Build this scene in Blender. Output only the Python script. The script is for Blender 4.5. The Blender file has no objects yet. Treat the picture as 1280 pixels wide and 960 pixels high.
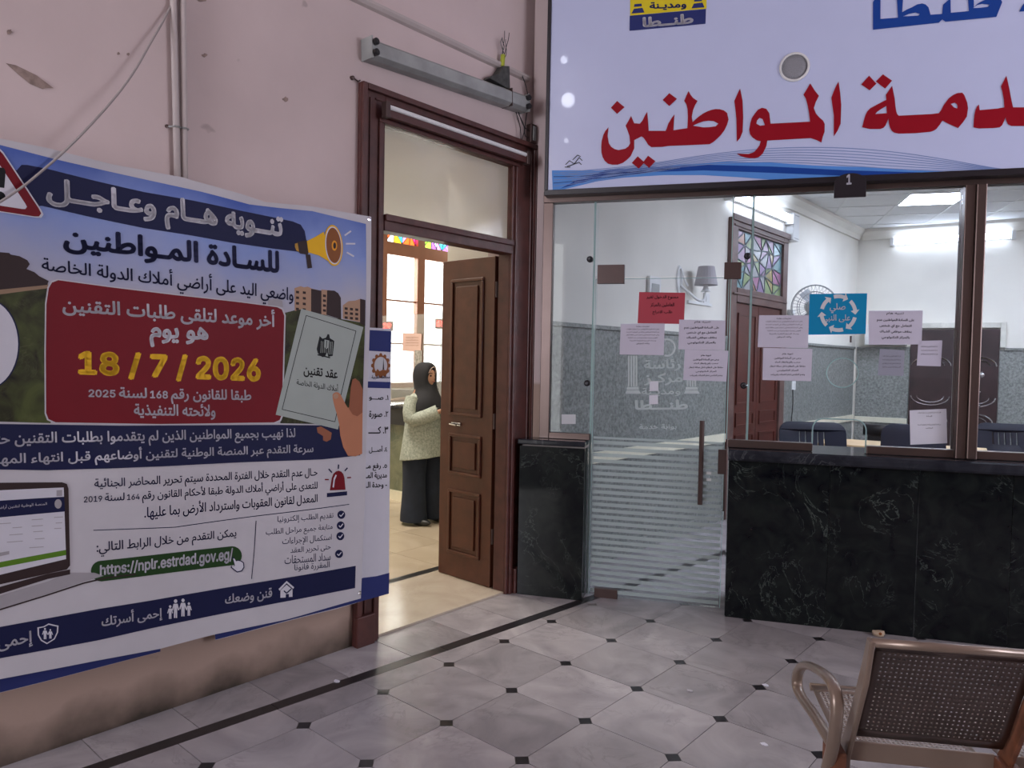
import bpy, bmesh, math, random
import numpy as np
from mathutils import Vector, Matrix, geometry, noise
random.seed(4)
S = bpy.context.scene
COL = S.collection
PI = math.pi

# ------------------------------------------------------------------ camera
FPX, YAW, PITCH, ROLL, HCAM = 909.90, -0.71726, 0.03311, -0.01863, 1.5
def cam_axes():
    cy, sy = math.cos(YAW), math.sin(YAW)
    f = Vector((sy, cy, 0)); r = Vector((cy, -sy, 0)); d = Vector((0, 0, -1))
    f2 = f*math.cos(PITCH)+d*math.sin(PITCH); d2 = d*math.cos(PITCH)-f*math.sin(PITCH)
    return r*math.cos(ROLL)+d2*math.sin(ROLL), d2*math.cos(ROLL)-r*math.sin(ROLL), f2
CR, CD, CF = cam_axes()
CAM = Vector((0, 0, HCAM))
cd = bpy.data.cameras.new('camera'); co = bpy.data.objects.new('camera', cd); COL.objects.link(co)
cd.sensor_width = 36; cd.lens = FPX/1280*36; cd.clip_start = 0.02
m = Matrix((CR, -CD, -CF)).transposed().to_4x4(); m.translation = CAM
co.matrix_world = m; S.camera = co

# ------------------------------------------------------------------ world, exposure, area lights
S.view_settings.view_transform = 'Standard'; S.view_settings.look = 'None'
S.view_settings.gamma = 1; S.view_settings.exposure = 0.35
S.cycles.max_bounces = 7; S.cycles.diffuse_bounces = 3; S.cycles.glossy_bounces = 3
S.cycles.transparent_max_bounces = 12; S.cycles.sample_clamp_indirect = 4
S.cycles.caustics_reflective = False; S.cycles.caustics_refractive = False
w = bpy.data.worlds.new('daylight'); S.world = w; w.use_nodes = True
w.node_tree.nodes['Background'].inputs[0].default_value = (1.0, 0.99, 0.96, 1)
w.node_tree.nodes['Background'].inputs[1].default_value = 3.2
def area(name, loc, to, sx, sy, power, col):
    l = bpy.data.lights.new(name, 'AREA'); l.shape = 'RECTANGLE'; l.size = sx; l.size_y = sy
    l.energy = power; l.color = col
    o = bpy.data.objects.new(name, l); COL.objects.link(o); o.location = loc
    o.rotation_euler = (Vector(to)-Vector(loc)).to_track_quat('-Z', 'Y').to_euler()
    return o
# daylight coming in at an assumed, unseen street entrance behind the photographer
area('rear_daylight', (-2.1, -4.6, 2.3), (-2.2, 3.0, 1.9), .9, 2.6, 95, (0.80, 0.82, 1.0))
area('hall_top_fill', (-2.1, -2.8, 4.45), (-.9, 1.6, 0.0), 1.2, 1.0, 22, (0.97, 0.90, 0.92))  # added soft fill from above, no fixture stands here
area('hall_side_fill', (3.95, 4.0, 2.3), (-3.0, 1.8, 1.3), 2.2, 2.2, 150, (0.86, 0.87, 1.0))  # added fill to brighten the left wall; the right wall is solid
# window of the lobby on the far side of the left wall
area('lobby_window_daylight', (-8.5, 7.2, 2.4), (-4.2, 5.2, 0.6), 2.2, 2.4, 240, (1.0, 0.93, 0.80))
area('lobby_top_fill', (-5.4, 3.2, 4.2), (-5.2, 3.7, 0.0), 1.4, 1.4, 130, (1.0, 0.92, 0.82))  # unseen fill under the ceiling to brighten the lobby


# ------------------------------------------------------------------ pixel rays to real planes
def ray(x, y): return CR*((x-640)/FPX)+CD*((y-480)/FPX)+CF
def onX(x, y, X): q = ray(x, y); return CAM+q*(X/q.x)
def onY(x, y, Y): q = ray(x, y); return CAM+q*(Y/q.y)
def onZ(x, y, z): q = ray(x, y); return CAM+q*((z-HCAM)/q.z)
class Frame:
    def __init__(s, P, deg):
        s.P = Vector(P); s.deg = deg; a = math.radians(deg)
        s.U = Vector((math.cos(a), math.sin(a), 0)); s.N = Vector((-math.sin(a), math.cos(a), 0))
        s.M = Matrix.Translation(s.P) @ Matrix.Rotation(a, 4, 'Z')
    def px(s, x, y, n=0.0):      # local (u, n, z) of a pixel on the plane at offset n
        q = ray(x, y); O = s.P+s.N*n; t = (O-CAM).dot(s.N)/q.dot(s.N); w = CAM+q*t
        return Vector(((w-s.P).dot(s.U), n, w.z))
    def w(s, u, n, z): return s.P+s.U*u+s.N*n+Vector((0, 0, z))
PF = Frame((-2.989, 3.527, 0), 25.23)     # glazed partition
BF = Frame((-3.06, 10.7, 0), 10.0)        # office back wall

# ------------------------------------------------------------------ objects
def setp(o, label=None, cat=None, group=None, kind=None):
    if label: o['label'] = label
    if cat: o['category'] = cat
    if group: o['group'] = group
    if kind: o['kind'] = kind
    return o
MATR = {}
def thing(name, label, cat, loc=(0, 0, 0), rotz=0, group=None, kind=None):
    o = bpy.data.objects.new(name, None); COL.objects.link(o); o.empty_display_size = .1
    o.location = loc; o.rotation_euler = (0, 0, rotz)
    MATR[o.name] = Matrix.Translation(Vector(loc)) @ Matrix.Rotation(rotz, 4, 'Z')
    return setp(o, label, cat, group, kind)
def wm(o):
    if o is None: return Matrix.Identity(4)
    return MATR.get(o.name) or wm(o.parent)
def obj(name, bm, mat, parent=None, world=False, smooth=False, bevel=0, label=None, kind=None, keep=False):
    me = bpy.data.meshes.new(name)
    if world and parent is not None: bm.transform(wm(parent).inverted())
    if smooth:
        for f in bm.faces: f.smooth = True
    bm.to_mesh(me)
    if not keep: bm.free()
    for mm in (mat if isinstance(mat, (list, tuple)) else [mat]): me.materials.append(mm)
    o = bpy.data.objects.new(name, me); COL.objects.link(o)
    if parent is not None: o.parent = parent
    if bevel:
        b = o.modifiers.new('bevel', 'BEVEL'); b.width = bevel; b.segments = 2; b.limit_method = 'ANGLE'
    if label: o['label'] = label
    if kind: o['kind'] = kind
    return o
def dup(o, parent=None, loc=None, label=None):
    c = o.copy(); COL.objects.link(c); c.parent = parent
    if loc is not None: c.location = loc
    if label: c['label'] = label
    for ch in list(o.children): dup(ch, c)
    return c
def B(): return bmesh.new()
def box(bm, a, b, M=None):
    a = Vector(a); b = Vector(b)
    vs = [bm.verts.new((x, y, z)) for x in (a.x, b.x) for y in (a.y, b.y) for z in (a.z, b.z)]
    for f in ((0,1,3,2),(4,6,7,5),(0,4,5,1),(2,3,7,6),(0,2,6,4),(1,5,7,3)): bm.faces.new([vs[i] for i in f])
    if M is not None:
        for v in vs: v.co = M @ v.co
    return bm
def fixn(bm): bmesh.ops.recalc_face_normals(bm, faces=bm.faces[:]); return bm
def prism(bm, pts, z0, z1, M=None):
    n = len(pts); lo = [bm.verts.new((p[0], p[1], z0)) for p in pts]; hi = [bm.verts.new((p[0], p[1], z1)) for p in pts]
    bm.faces.new(hi); bm.faces.new(lo[::-1])
    for i in range(n): bm.faces.new((lo[i], lo[(i+1) % n], hi[(i+1) % n], hi[i]))
    if M is not None:
        for v in lo+hi: v.co = M @ v.co
    return bm
def tube(bm, pts, r, seg=8, cap=True, closed=False):
    pts = [Vector(p) for p in pts]; n = len(pts); rings = []; nrm = None
    for i, p in enumerate(pts):
        if closed: t = pts[(i+1) % n]-pts[i-1]
        else: t = pts[min(i+1, n-1)]-pts[max(i-1, 0)]
        t.normalize()
        if nrm is None: nrm = t.orthogonal().normalized()
        nrm = (nrm-t*nrm.dot(t)).normalized(); b = t.cross(nrm)
        rr = r[i] if isinstance(r, (list, tuple)) else r
        rings.append([bm.verts.new(p+(nrm*math.cos(a)+b*math.sin(a))*rr) for a in [2*PI*k/seg for k in range(seg)]])
    for i in range(n if closed else n-1):
        A, C = rings[i], rings[(i+1) % n]
        for k in range(seg):
            bm.faces.new((A[k], A[(k+1) % seg], C[(k+1) % seg], C[k]))
    if cap and not closed: bm.faces.new(rings[0][::-1]); bm.faces.new(rings[-1])
    return bm
def loft(bm, rings, cap=True):          # rings: list of lists of points
    R = [[bm.verts.new(p) for p in r] for r in rings]; n = len(R[0])
    for a, b in zip(R, R[1:]):
        for k in range(n): bm.faces.new((a[k], a[(k+1) % n], b[(k+1) % n], b[k]))
    if cap: bm.faces.new(R[0][::-1]); bm.faces.new(R[-1])
    return bm
def lathe(bm, prof, seg=20, M=None):    # prof (r, z)
    R = []
    for r, z in prof: R.append([bm.verts.new((r*math.cos(2*PI*k/seg), r*math.sin(2*PI*k/seg), z)) for k in range(seg)])
    for a, b in zip(R, R[1:]):
        for k in range(seg): bm.faces.new((a[k], a[(k+1) % seg], b[(k+1) % seg], b[k]))
    bm.faces.new(R[0][::-1]); bm.faces.new(R[-1])
    if M is not None:
        for r in R:
            for v in r: v.co = M @ v.co
    return bm
def smoothpts(pts, it=2, closed=False):
    pts = [Vector(p) for p in pts]
    for _ in range(it):
        q = []; n = len(pts)
        rng = range(n if closed else n-1)
        if not closed: q.append(pts[0])
        for i in rng:
            a, b = pts[i], pts[(i+1) % n]; q += [a*.75+b*.25, a*.25+b*.75]
        if not closed: q.append(pts[-1])
        pts = q
    return pts

# ------------------------------------------------------------------ materials
def NT(name):
    mt = bpy.data.materials.new(name); mt.use_nodes = True
    return mt, mt.node_tree.nodes, mt.node_tree.links
def mat(name, col, rough=.6, metal=0, var=0.06, scale=8, spec=.5, bump=0, bscale=40, coat=0, randv=0):
    mt, n, l = NT(name); p = n['Principled BSDF']
    p.inputs['Roughness'].default_value = rough; p.inputs['Metallic'].default_value = metal
    p.inputs['Specular IOR Level'].default_value = spec; p.inputs['Coat Weight'].default_value = coat
    tc = n.new('ShaderNodeTexCoord'); nz = n.new('ShaderNodeTexNoise'); nz.inputs['Scale'].default_value = scale
    nz.inputs['Detail'].default_value = 4
    l.new(tc.outputs['Object'], nz.inputs['Vector'])
    r = n.new('ShaderNodeMapRange'); r.inputs[1].default_value = .3; r.inputs[2].default_value = .7
    r.inputs[3].default_value = 1-var; r.inputs[4].default_value = 1+var
    l.new(nz.outputs['Fac'], r.inputs[0])
    mx = n.new('ShaderNodeVectorMath'); mx.operation = 'SCALE'; mx.inputs[0].default_value = col[:3]
    src = r.outputs[0]
    if randv:
        oi = n.new('ShaderNodeObjectInfo'); rr = n.new('ShaderNodeMapRange')
        rr.inputs[3].default_value = 1-randv; rr.inputs[4].default_value = 1+randv
        l.new(oi.outputs['Random'], rr.inputs[0]); mu = n.new('ShaderNodeMath'); mu.operation = 'MULTIPLY'
        l.new(rr.outputs[0], mu.inputs[0]); l.new(src, mu.inputs[1]); src = mu.outputs[0]
    l.new(src, mx.inputs['Scale']); l.new(mx.outputs[0], p.inputs['Base Color'])
    if bump:
        b = n.new('ShaderNodeBump'); b.inputs['Strength'].default_value = bump; b.inputs['Distance'].default_value = .01
        n2 = n.new('ShaderNodeTexNoise'); n2.inputs['Scale'].default_value = bscale; n2.inputs['Detail'].default_value = 5
        l.new(tc.outputs['Object'], n2.inputs['Vector']); l.new(n2.outputs['Fac'], b.inputs['Height'])
        l.new(b.outputs[0], p.inputs['Normal'])
    return mt
def emis(name, col, st):
    mt, n, l = NT(name); p = n['Principled BSDF']; p.inputs['Base Color'].default_value = (*col, 1)
    p.inputs['Emission Color'].default_value = (*col, 1); p.inputs['Emission Strength'].default_value = st
    return mt
def marble(name, c1, c2, vein, veinamt, rough, scale=3, vscale=2.2, randv=.08, width=.03):
    mt, n, l = NT(name); p = n['Principled BSDF']; p.inputs['Roughness'].default_value = rough
    p.inputs['Specular IOR Level'].default_value = .2 if 'black' in name else .12 if 'print' in name else .5
    tc = n.new('ShaderNodeTexCoord'); oi = n.new('ShaderNodeObjectInfo')
    sc = n.new('ShaderNodeMath'); sc.operation = 'MULTIPLY'; sc.inputs[1].default_value = 37; l.new(oi.outputs['Random'], sc.inputs[0])
    ad = n.new('ShaderNodeVectorMath'); ad.operation = 'ADD'; l.new(tc.outputs['Object'], ad.inputs[0]); l.new(sc.outputs[0], ad.inputs[1])
    a = n.new('ShaderNodeTexNoise'); a.inputs['Scale'].default_value = scale; a.inputs['Detail'].default_value = 6; a.inputs['Distortion'].default_value = 1.2
    l.new(ad.outputs[0], a.inputs['Vector'])
    cr = n.new('ShaderNodeValToRGB'); cr.color_ramp.elements[0].position = .3; cr.color_ramp.elements[1].position = .7
    cr.color_ramp.elements[0].color = (*c1, 1); cr.color_ramp.elements[1].color = (*c2, 1); l.new(a.outputs['Fac'], cr.inputs[0])
    v = n.new('ShaderNodeTexNoise'); v.inputs['Scale'].default_value = vscale; v.inputs['Detail'].default_value = 7; v.inputs['Distortion'].default_value = 2.5; v.inputs['Roughness'].default_value = .6
    l.new(ad.outputs[0], v.inputs['Vector'])
    s = n.new('ShaderNodeMath'); s.operation = 'SUBTRACT'; s.inputs[1].default_value = .5; l.new(v.outputs['Fac'], s.inputs[0])
    ab = n.new('ShaderNodeMath'); ab.operation = 'ABSOLUTE'; l.new(s.outputs[0], ab.inputs[0])
    mr = n.new('ShaderNodeMapRange'); mr.inputs[1].default_value = 0; mr.inputs[2].default_value = width; mr.inputs[3].default_value = veinamt; mr.inputs[4].default_value = 0
    l.new(ab.outputs[0], mr.inputs[0])
    g = n.new('ShaderNodeTexNoise'); g.inputs['Scale'].default_value = vscale*1.3; l.new(ad.outputs[0], g.inputs['Vector'])
    gm = n.new('ShaderNodeMapRange'); gm.inputs[1].default_value = .45; gm.inputs[2].default_value = .65; l.new(g.outputs['Fac'], gm.inputs[0])
    mu = n.new('ShaderNodeMath'); mu.operation = 'MULTIPLY'; l.new(mr.outputs[0], mu.inputs[0]); l.new(gm.outputs[0], mu.inputs[1])
    mx = n.new('ShaderNodeMix'); mx.data_type = 'RGBA'; l.new(mu.outputs[0], mx.inputs[0]); l.new(cr.outputs[0], mx.inputs[6]); mx.inputs[7].default_value = (*vein, 1)
    rr = n.new('ShaderNodeMapRange'); rr.inputs[3].default_value = 1-randv; rr.inputs[4].default_value = 1+randv; l.new(oi.outputs['Random'], rr.inputs[0])
    sv = n.new('ShaderNodeVectorMath'); sv.operation = 'SCALE'; l.new(mx.outputs[2], sv.inputs[0]); l.new(rr.outputs[0], sv.inputs['Scale'])
    l.new(sv.outputs[0], p.inputs['Base Color'])
    return mt
def speckle(name, c1, c2, scale, rough):
    mt, n, l = NT(name); p = n['Principled BSDF']; p.inputs['Roughness'].default_value = rough
    tc = n.new('ShaderNodeTexCoord'); a = n.new('ShaderNodeTexNoise'); a.inputs['Scale'].default_value = scale; a.inputs['Detail'].default_value = 8; a.inputs['Roughness'].default_value = .75
    l.new(tc.outputs['Object'], a.inputs['Vector'])
    cr = n.new('ShaderNodeValToRGB'); cr.color_ramp.elements[0].position = .38; cr.color_ramp.elements[1].position = .62
    cr.color_ramp.elements[0].color = (*c1, 1); cr.color_ramp.elements[1].color = (*c2, 1); l.new(a.outputs['Fac'], cr.inputs[0]); l.new(cr.outputs[0], p.inputs['Base Color'])
    return mt
def glassmat(name, tint, refl=.9, rough=0.0, base=0.04, milky=0.0, milkcol=(.8, .85, .85)):
    mt, n, l = NT(name); n.remove(n['Principled BSDF']); out = n['Material Output']
    t = n.new('ShaderNodeBsdfTransparent'); t.inputs[0].default_value = (*tint, 1)
    g = n.new('ShaderNodeBsdfGlossy'); g.inputs['Roughness'].default_value = rough; g.inputs[0].default_value = (1, 1, 1, 1)
    lw = n.new('ShaderNodeFresnel'); lw.inputs[0].default_value = 1.45
    mu = n.new('ShaderNodeMath'); mu.operation = 'MULTIPLY'; mu.inputs[1].default_value = refl; l.new(lw.outputs[0], mu.inputs[0])
    mx = n.new('ShaderNodeMixShader'); l.new(mu.outputs[0], mx.inputs[0])
    src = t.outputs[0]
    if milky:
        df = n.new('ShaderNodeBsdfDiffuse'); df.inputs[0].default_value = (*milkcol, 1)
        tl = n.new('ShaderNodeBsdfTranslucent'); tl.inputs[0].default_value = (*milkcol, 1)
        a = n.new('ShaderNodeMixShader'); a.inputs[0].default_value = .5; l.new(df.outputs[0], a.inputs[1]); l.new(tl.outputs[0], a.inputs[2])
        b = n.new('ShaderNodeMixShader'); b.inputs[0].default_value = milky; l.new(t.outputs[0], b.inputs[1]); l.new(a.outputs[0], b.inputs[2]); src = b.outputs[0]
    l.new(src, mx.inputs[1]); l.new(g.outputs[0], mx.inputs[2]); l.new(mx.outputs[0], out.inputs[0])
    return mt
def wallmat(name, top, low, zsplit, rough=.75, grime=True, gz=.13):
    mt, n, l = NT(name); p = n['Principled BSDF']; p.inputs['Roughness'].default_value = rough
    p.inputs['Specular IOR Level'].default_value = .3
    tc = n.new('ShaderNodeTexCoord'); sp = n.new('ShaderNodeSeparateXYZ'); l.new(tc.outputs['Object'], sp.inputs[0])
    nz = n.new('ShaderNodeTexNoise'); nz.inputs['Scale'].default_value = 1.6; nz.inputs['Detail'].default_value = 7; l.new(tc.outputs['Object'], nz.inputs['Vector'])
    gt = n.new('ShaderNodeMapRange'); gt.inputs[1].default_value = zsplit-.01; gt.inputs[2].default_value = zsplit+.01; l.new(sp.outputs[2], gt.inputs[0])
    mx = n.new('ShaderNodeMix'); mx.data_type = 'RGBA'; l.new(gt.outputs[0], mx.inputs[0]); mx.inputs[6].default_value = (*low, 1); mx.inputs[7].default_value = (*top, 1)
    r = n.new('ShaderNodeMapRange'); r.inputs[1].default_value = .3; r.inputs[2].default_value = .7; r.inputs[3].default_value = .90; r.inputs[4].default_value = 1.06; l.new(nz.outputs['Fac'], r.inputs[0])
    sv = n.new('ShaderNodeVectorMath'); sv.operation = 'SCALE'; l.new(mx.outputs[2], sv.inputs[0]); l.new(r.outputs[0], sv.inputs['Scale'])
    last = sv.outputs[0]
    if grime:
        n3 = n.new('ShaderNodeTexNoise'); n3.inputs['Scale'].default_value = 5; n3.inputs['Detail'].default_value = 6; l.new(tc.outputs['Object'], n3.inputs['Vector'])
        q = n.new('ShaderNodeMath'); q.operation = 'MULTIPLY_ADD'; q.inputs[1].default_value = -.22; l.new(n3.outputs['Fac'], q.inputs[0]); l.new(sp.outputs[2], q.inputs[2])
        gr = n.new('ShaderNodeMapRange'); gr.inputs[1].default_value = -gz; gr.inputs[2].default_value = gz*.6-.02; gr.inputs[3].default_value = .95; gr.inputs[4].default_value = 0; l.new(q.outputs[0], gr.inputs[0])
        m2 = n.new('ShaderNodeMix'); m2.data_type = 'RGBA'; l.new(gr.outputs[0], m2.inputs[0]); l.new(last, m2.inputs[6]); m2.inputs[7].default_value = (.035, .028, .02, 1); last = m2.outputs[2]
        ns = n.new('ShaderNodeTexNoise'); ns.inputs['Scale'].default_value = 9; ns.inputs['Detail'].default_value = 2; l.new(tc.outputs['Object'], ns.inputs['Vector'])
        sr = n.new('ShaderNodeMapRange'); sr.inputs[1].default_value = .74; sr.inputs[2].default_value = .79; sr.inputs[3].default_value = 0; sr.inputs[4].default_value = .35; l.new(ns.outputs['Fac'], sr.inputs[0])
        m3 = n.new('ShaderNodeMix'); m3.data_type = 'RGBA'; l.new(sr.outputs[0], m3.inputs[0]); l.new(last, m3.inputs[6]); m3.inputs[7].default_value = (.15, .11, .09, 1); last = m3.outputs[2]
    l.new(last, p.inputs['Base Color'])
    b = n.new('ShaderNodeBump'); b.inputs['Strength'].default_value = .25; b.inputs['Distance'].default_value = .012
    n4 = n.new('ShaderNodeTexNoise'); n4.inputs['Scale'].default_value = 7; n4.inputs['Detail'].default_value = 8; l.new(tc.outputs['Object'], n4.inputs['Vector'])
    l.new(n4.outputs['Fac'], b.inputs['Height']); l.new(b.outputs[0], p.inputs['Normal'])
    return mt
M_ = dict(
 wall=wallmat('hall_plaster', (.62, .505, .49), (.44, .32, .26), 1.35),
 owall=wallmat('office_plaster', (.80, .77, .70), (.80, .77, .70), -5, grime=False),
 lwall=wallmat('lobby_plaster', (.80, .77, .70), (.80, .77, .70), -5, grime=False),
 concrete=mat('plain_plaster', (.34, .30, .28), .8),
 tile=marble('floor_marble', (.26, .24, .25), (.41, .38, .385), (.19, .17, .18), .4, .26, 3.2, 3, .17),
 inset=mat('black_marble_inset', (.018, .016, .018), .3, var=.3, scale=30),
 grout=mat('grout', (.13, .115, .11), .8),
 lobbytile=marble('lobby_tile', (.44, .36, .26), (.54, .45, .34), (.45, .36, .26), .3, .25, 2, 2, .05),
 threshold=marble('threshold_marble', (.50, .42, .33), (.60, .52, .42), (.4, .33, .27), .3, .2, 3, 3, .02),
 black=marble('black_marble', (.0035, .004, .006), (.012, .015, .014), (.14, .17, .15), .5, .06, 9, 2.6, .12, .010),
 blacktop=marble('black_marble_top', (.012, .013, .018), (.03, .032, .04), (.2, .22, .22), .3, .08, 6, 4, .0),
 granite=speckle('green_grey_granite', (.12, .13, .12), (.31, .32, .30), 38, .35),
 band=mat('pale_marble_band', (.78, .74, .58), .35),
 wood=mat('maroon_wood', (.075, .022, .018), .42, var=.25, scale=14, bump=.12, bscale=30),
 wood2=mat('brown_door_wood', (.11, .034, .018), .35, var=.2, scale=10, bump=.08),
 redwood=mat('red_door_wood', (.085, .018, .012), .4, var=.15),
 winwood=mat('window_wood', (.30, .13, .08), .5),
 alu=mat('brown_aluminium', (.12, .085, .075), .32, metal=.7, var=.05),
 aludark=mat('dark_aluminium', (.012, .009, .013), .35),
 bronze=mat('bronze_patch', (.075, .045, .04), .4, metal=.4),
 chrome=mat('chrome', (.7, .7, .72), .12, metal=1),
 blackplastic=mat('black_plastic', (.012, .012, .014), .35),
 navyplastic=mat('navy_plastic', (.006, .008, .02), .5, spec=.3),
 whiteplastic=mat('white_plastic', (.75, .75, .74), .4),
 greymetal=mat('dusty_grey_metal', (.33, .34, .33), .55, metal=.3, var=.25, scale=6),
 pipe=mat('painted_conduit', (.50, .43, .41), .5),
 cable=mat('grey_cable', (.32, .28, .27), .6),
 sign=mat('sign_face', (.56, .61, .84), .22, var=.01, coat=.6),
 beige=mat('beige_enamel_steel', (.27, .20, .155), .28, metal=.35, var=.12, scale=5),
 sheet=mat('shaded_steel_sheet', (.13, .10, .09), .3, metal=.75, var=.15),  # bench back steel, its shade put into a darker base colour
 rust=mat('rusty_steel', (.16, .055, .025), .6, var=.4, scale=20),
 ceiltile=mat('mineral_ceiling_tile', (.80, .80, .80), .8, var=.03, randv=.03),
 deskwood=mat('desk_wood', (.62, .45, .25), .4),
 glass=glassmat('clear_glass', (.95, .968, .975), .55),
 transom=glassmat('milky_transom_glass', (.97, .97, .95), .2, .15, milky=.35, milkcol=(.88, .88, .84)),  # partly milky pane with a pale cream mix
 gedge=mat('glass_edge', (.36, .52, .50), .15, var=.05),
 frost=glassmat('frosted_film', (.9, .95, .93), .5, .3, milky=.62, milkcol=(.72, .80, .78)),
 frostfaint=glassmat('faint_film', (.9, .95, .93), .5, .3, milky=.5, milkcol=(.95, .98, .97)),
 skin=mat('skin', (.42, .22, .14), .5), black_cloth=mat('black_cloth', (.012, .012, .016), .85, bump=.2, bscale=60),
 tube=emis('lit_tube', (.74, .82, 1.0), 11), panel=emis('lit_panel', (.74, .81, 1.0), 36),
 led=emis('red_led', (1.0, .05, .04), 5),
)
def ink(name, col, rough=.5): return mat('print_'+name, col, rough, var=.03, spec=.12)
I_ = dict(navy=ink('navy', (.012, .014, .055)), white=ink('white', (.55, .53, .56)), red=ink('red', (.17, .008, .015)), gold=ink('gold', (.80, .45, .02)),
 green=ink('green', (.02, .055, .015)), lime=ink('lime', (.10, .22, .02)), signred=ink('sign_red', (.30, .008, .018), .3), signblue=ink('sign_blue', (.015, .06, .30), .3),
 skyblue=ink('light_blue', (.10, .28, .68), .3), paleblue=ink('pale_line', (.20, .28, .52), .3), yellow=ink('yellow', (.75, .60, .03), .3), black=ink('black', (.012, .012, .014)),
 hand=ink('hand', (.48, .20, .11)), handdark=ink('hand_shade', (.30, .11, .06)), book=ink('booklet', (.36, .40, .37)), facade=ink('facade', (.42, .26, .17)), dark=ink('dark_brown', (.04, .025, .025)),
 grey=ink('grey', (.36, .34, .36)), orange=ink('orange', (.80, .33, .03)), brown=ink('brown', (.25, .09, .03)), sand=ink('sand', (.30, .20, .13)), white2=ink('cool_white', (.62, .61, .67)),
 teal=ink('cyan_blue', (.01, .22, .42), .4), paper=ink('paper', (.54, .51, .60), .7), redpaper=ink('red_paper', (.40, .065, .085), .7), purple=ink('navy_blue', (.03, .04, .16)), silver=ink('silver', (.55, .56, .58)),
 field=marble('print_field', (.016, .012, .008), (.075, .09, .026), (.2, .2, .1), .2, .45, 9, 8, 0), gold2=ink('mustard', (.45, .25, .05)))
def skymat():
    mt, n, l = NT('print_sky'); p = n['Principled BSDF']; p.inputs['Roughness'].default_value = .5; p.inputs['Specular IOR Level'].default_value = .12
    tc = n.new('ShaderNodeTexCoord'); sp = n.new('ShaderNodeSeparateXYZ'); l.new(tc.outputs['Object'], sp.inputs[0])
    nz = n.new('ShaderNodeTexNoise'); nz.inputs['Scale'].default_value = 2.3; nz.inputs['Detail'].default_value = 5; l.new(tc.outputs['Object'], nz.inputs['Vector'])
    q = n.new('ShaderNodeMath'); q.operation = 'MULTIPLY_ADD'; q.inputs[1].default_value = -.5; l.new(nz.outputs['Fac'], q.inputs[0]); l.new(sp.outputs[2], q.inputs[2])
    mr = n.new('ShaderNodeMapRange'); mr.inputs[1].default_value = 1.47; mr.inputs[2].default_value = 2.02; l.new(q.outputs[0], mr.inputs[0])
    cr = n.new('ShaderNodeValToRGB'); e = cr.color_ramp.elements; e[0].position = 0; e[0].color = (.44, .43, .50, 1); e[1].position = 1; e[1].color = (.025, .07, .36, 1)
    x = cr.color_ramp.elements.new(.5); x.color = (.24, .32, .62, 1); l.new(mr.outputs[0], cr.inputs[0]); l.new(cr.outputs[0], p.inputs['Base Color'])
    return mt
I_['sky'] = skymat()

# ------------------------------------------------------------------ Arabic lettering (glyph shaping) as flat print meshes
AR = {'ا':(0xFE8D,2),'أ':(0xFE83,2),'إ':(0xFE87,2),'آ':(0xFE81,2),'ب':(0xFE8F,4),'ة':(0xFE93,2),'ت':(0xFE95,4),'ث':(0xFE99,4),'ج':(0xFE9D,4),'ح':(0xFEA1,4),'خ':(0xFEA5,4),
 'د':(0xFEA9,2),'ذ':(0xFEAB,2),'ر':(0xFEAD,2),'ز':(0xFEAF,2),'س':(0xFEB1,4),'ش':(0xFEB5,4),'ص':(0xFEB9,4),'ض':(0xFEBD,4),'ط':(0xFEC1,4),'ظ':(0xFEC5,4),'ع':(0xFEC9,4),'غ':(0xFECD,4),
 'ف':(0xFED1,4),'ق':(0xFED5,4),'ك':(0xFED9,4),'ل':(0xFEDD,4),'م':(0xFEE1,4),'ن':(0xFEE5,4),'ه':(0xFEE9,4),'و':(0xFEED,2),'ى':(0xFEEF,2),'ي':(0xFEF1,4),'ئ':(0xFE89,4),'ء':(0xFE80,1),'ؤ':(0xFE85,2)}
LAMALEF = {'ا':0xFEFB,'أ':0xFEF7,'إ':0xFEF9,'آ':0xFEF5}
def shape(s):
    out = []; i = 0; prev = False
    while i < len(s):
        c = s[i]
        if c == 'ل' and i+1 < len(s) and s[i+1] in LAMALEF:
            out.append(chr(LAMALEF[s[i+1]]+(1 if prev else 0))); prev = False; i += 2; continue
        if c == 'ـ': out.append(c); prev = True; i += 1; continue
        if c in AR:
            base, forms = AR[c]; nx = i+1 < len(s) and (s[i+1] in AR and AR[s[i+1]][1] > 1 or s[i+1] == 'ـ') and forms == 4
            k = (3 if nx else 1) if prev and forms > 1 else (2 if nx else 0)
            if forms == 2: k = 1 if prev else 0
            out.append(chr(base+k)); prev = nx if forms == 4 else False
        else: out.append(c); prev = False
        i += 1
    out = ['\u0629' if c == '\uFE93' else c for c in out][::-1]; res = []; run = []
    for c in out:
        if c.isascii() and c not in ' ()': run.append(c)
        else: res += run[::-1]; run = []; res.append(c)
    return ''.join(res+run[::-1])
TCACHE = {}
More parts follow.
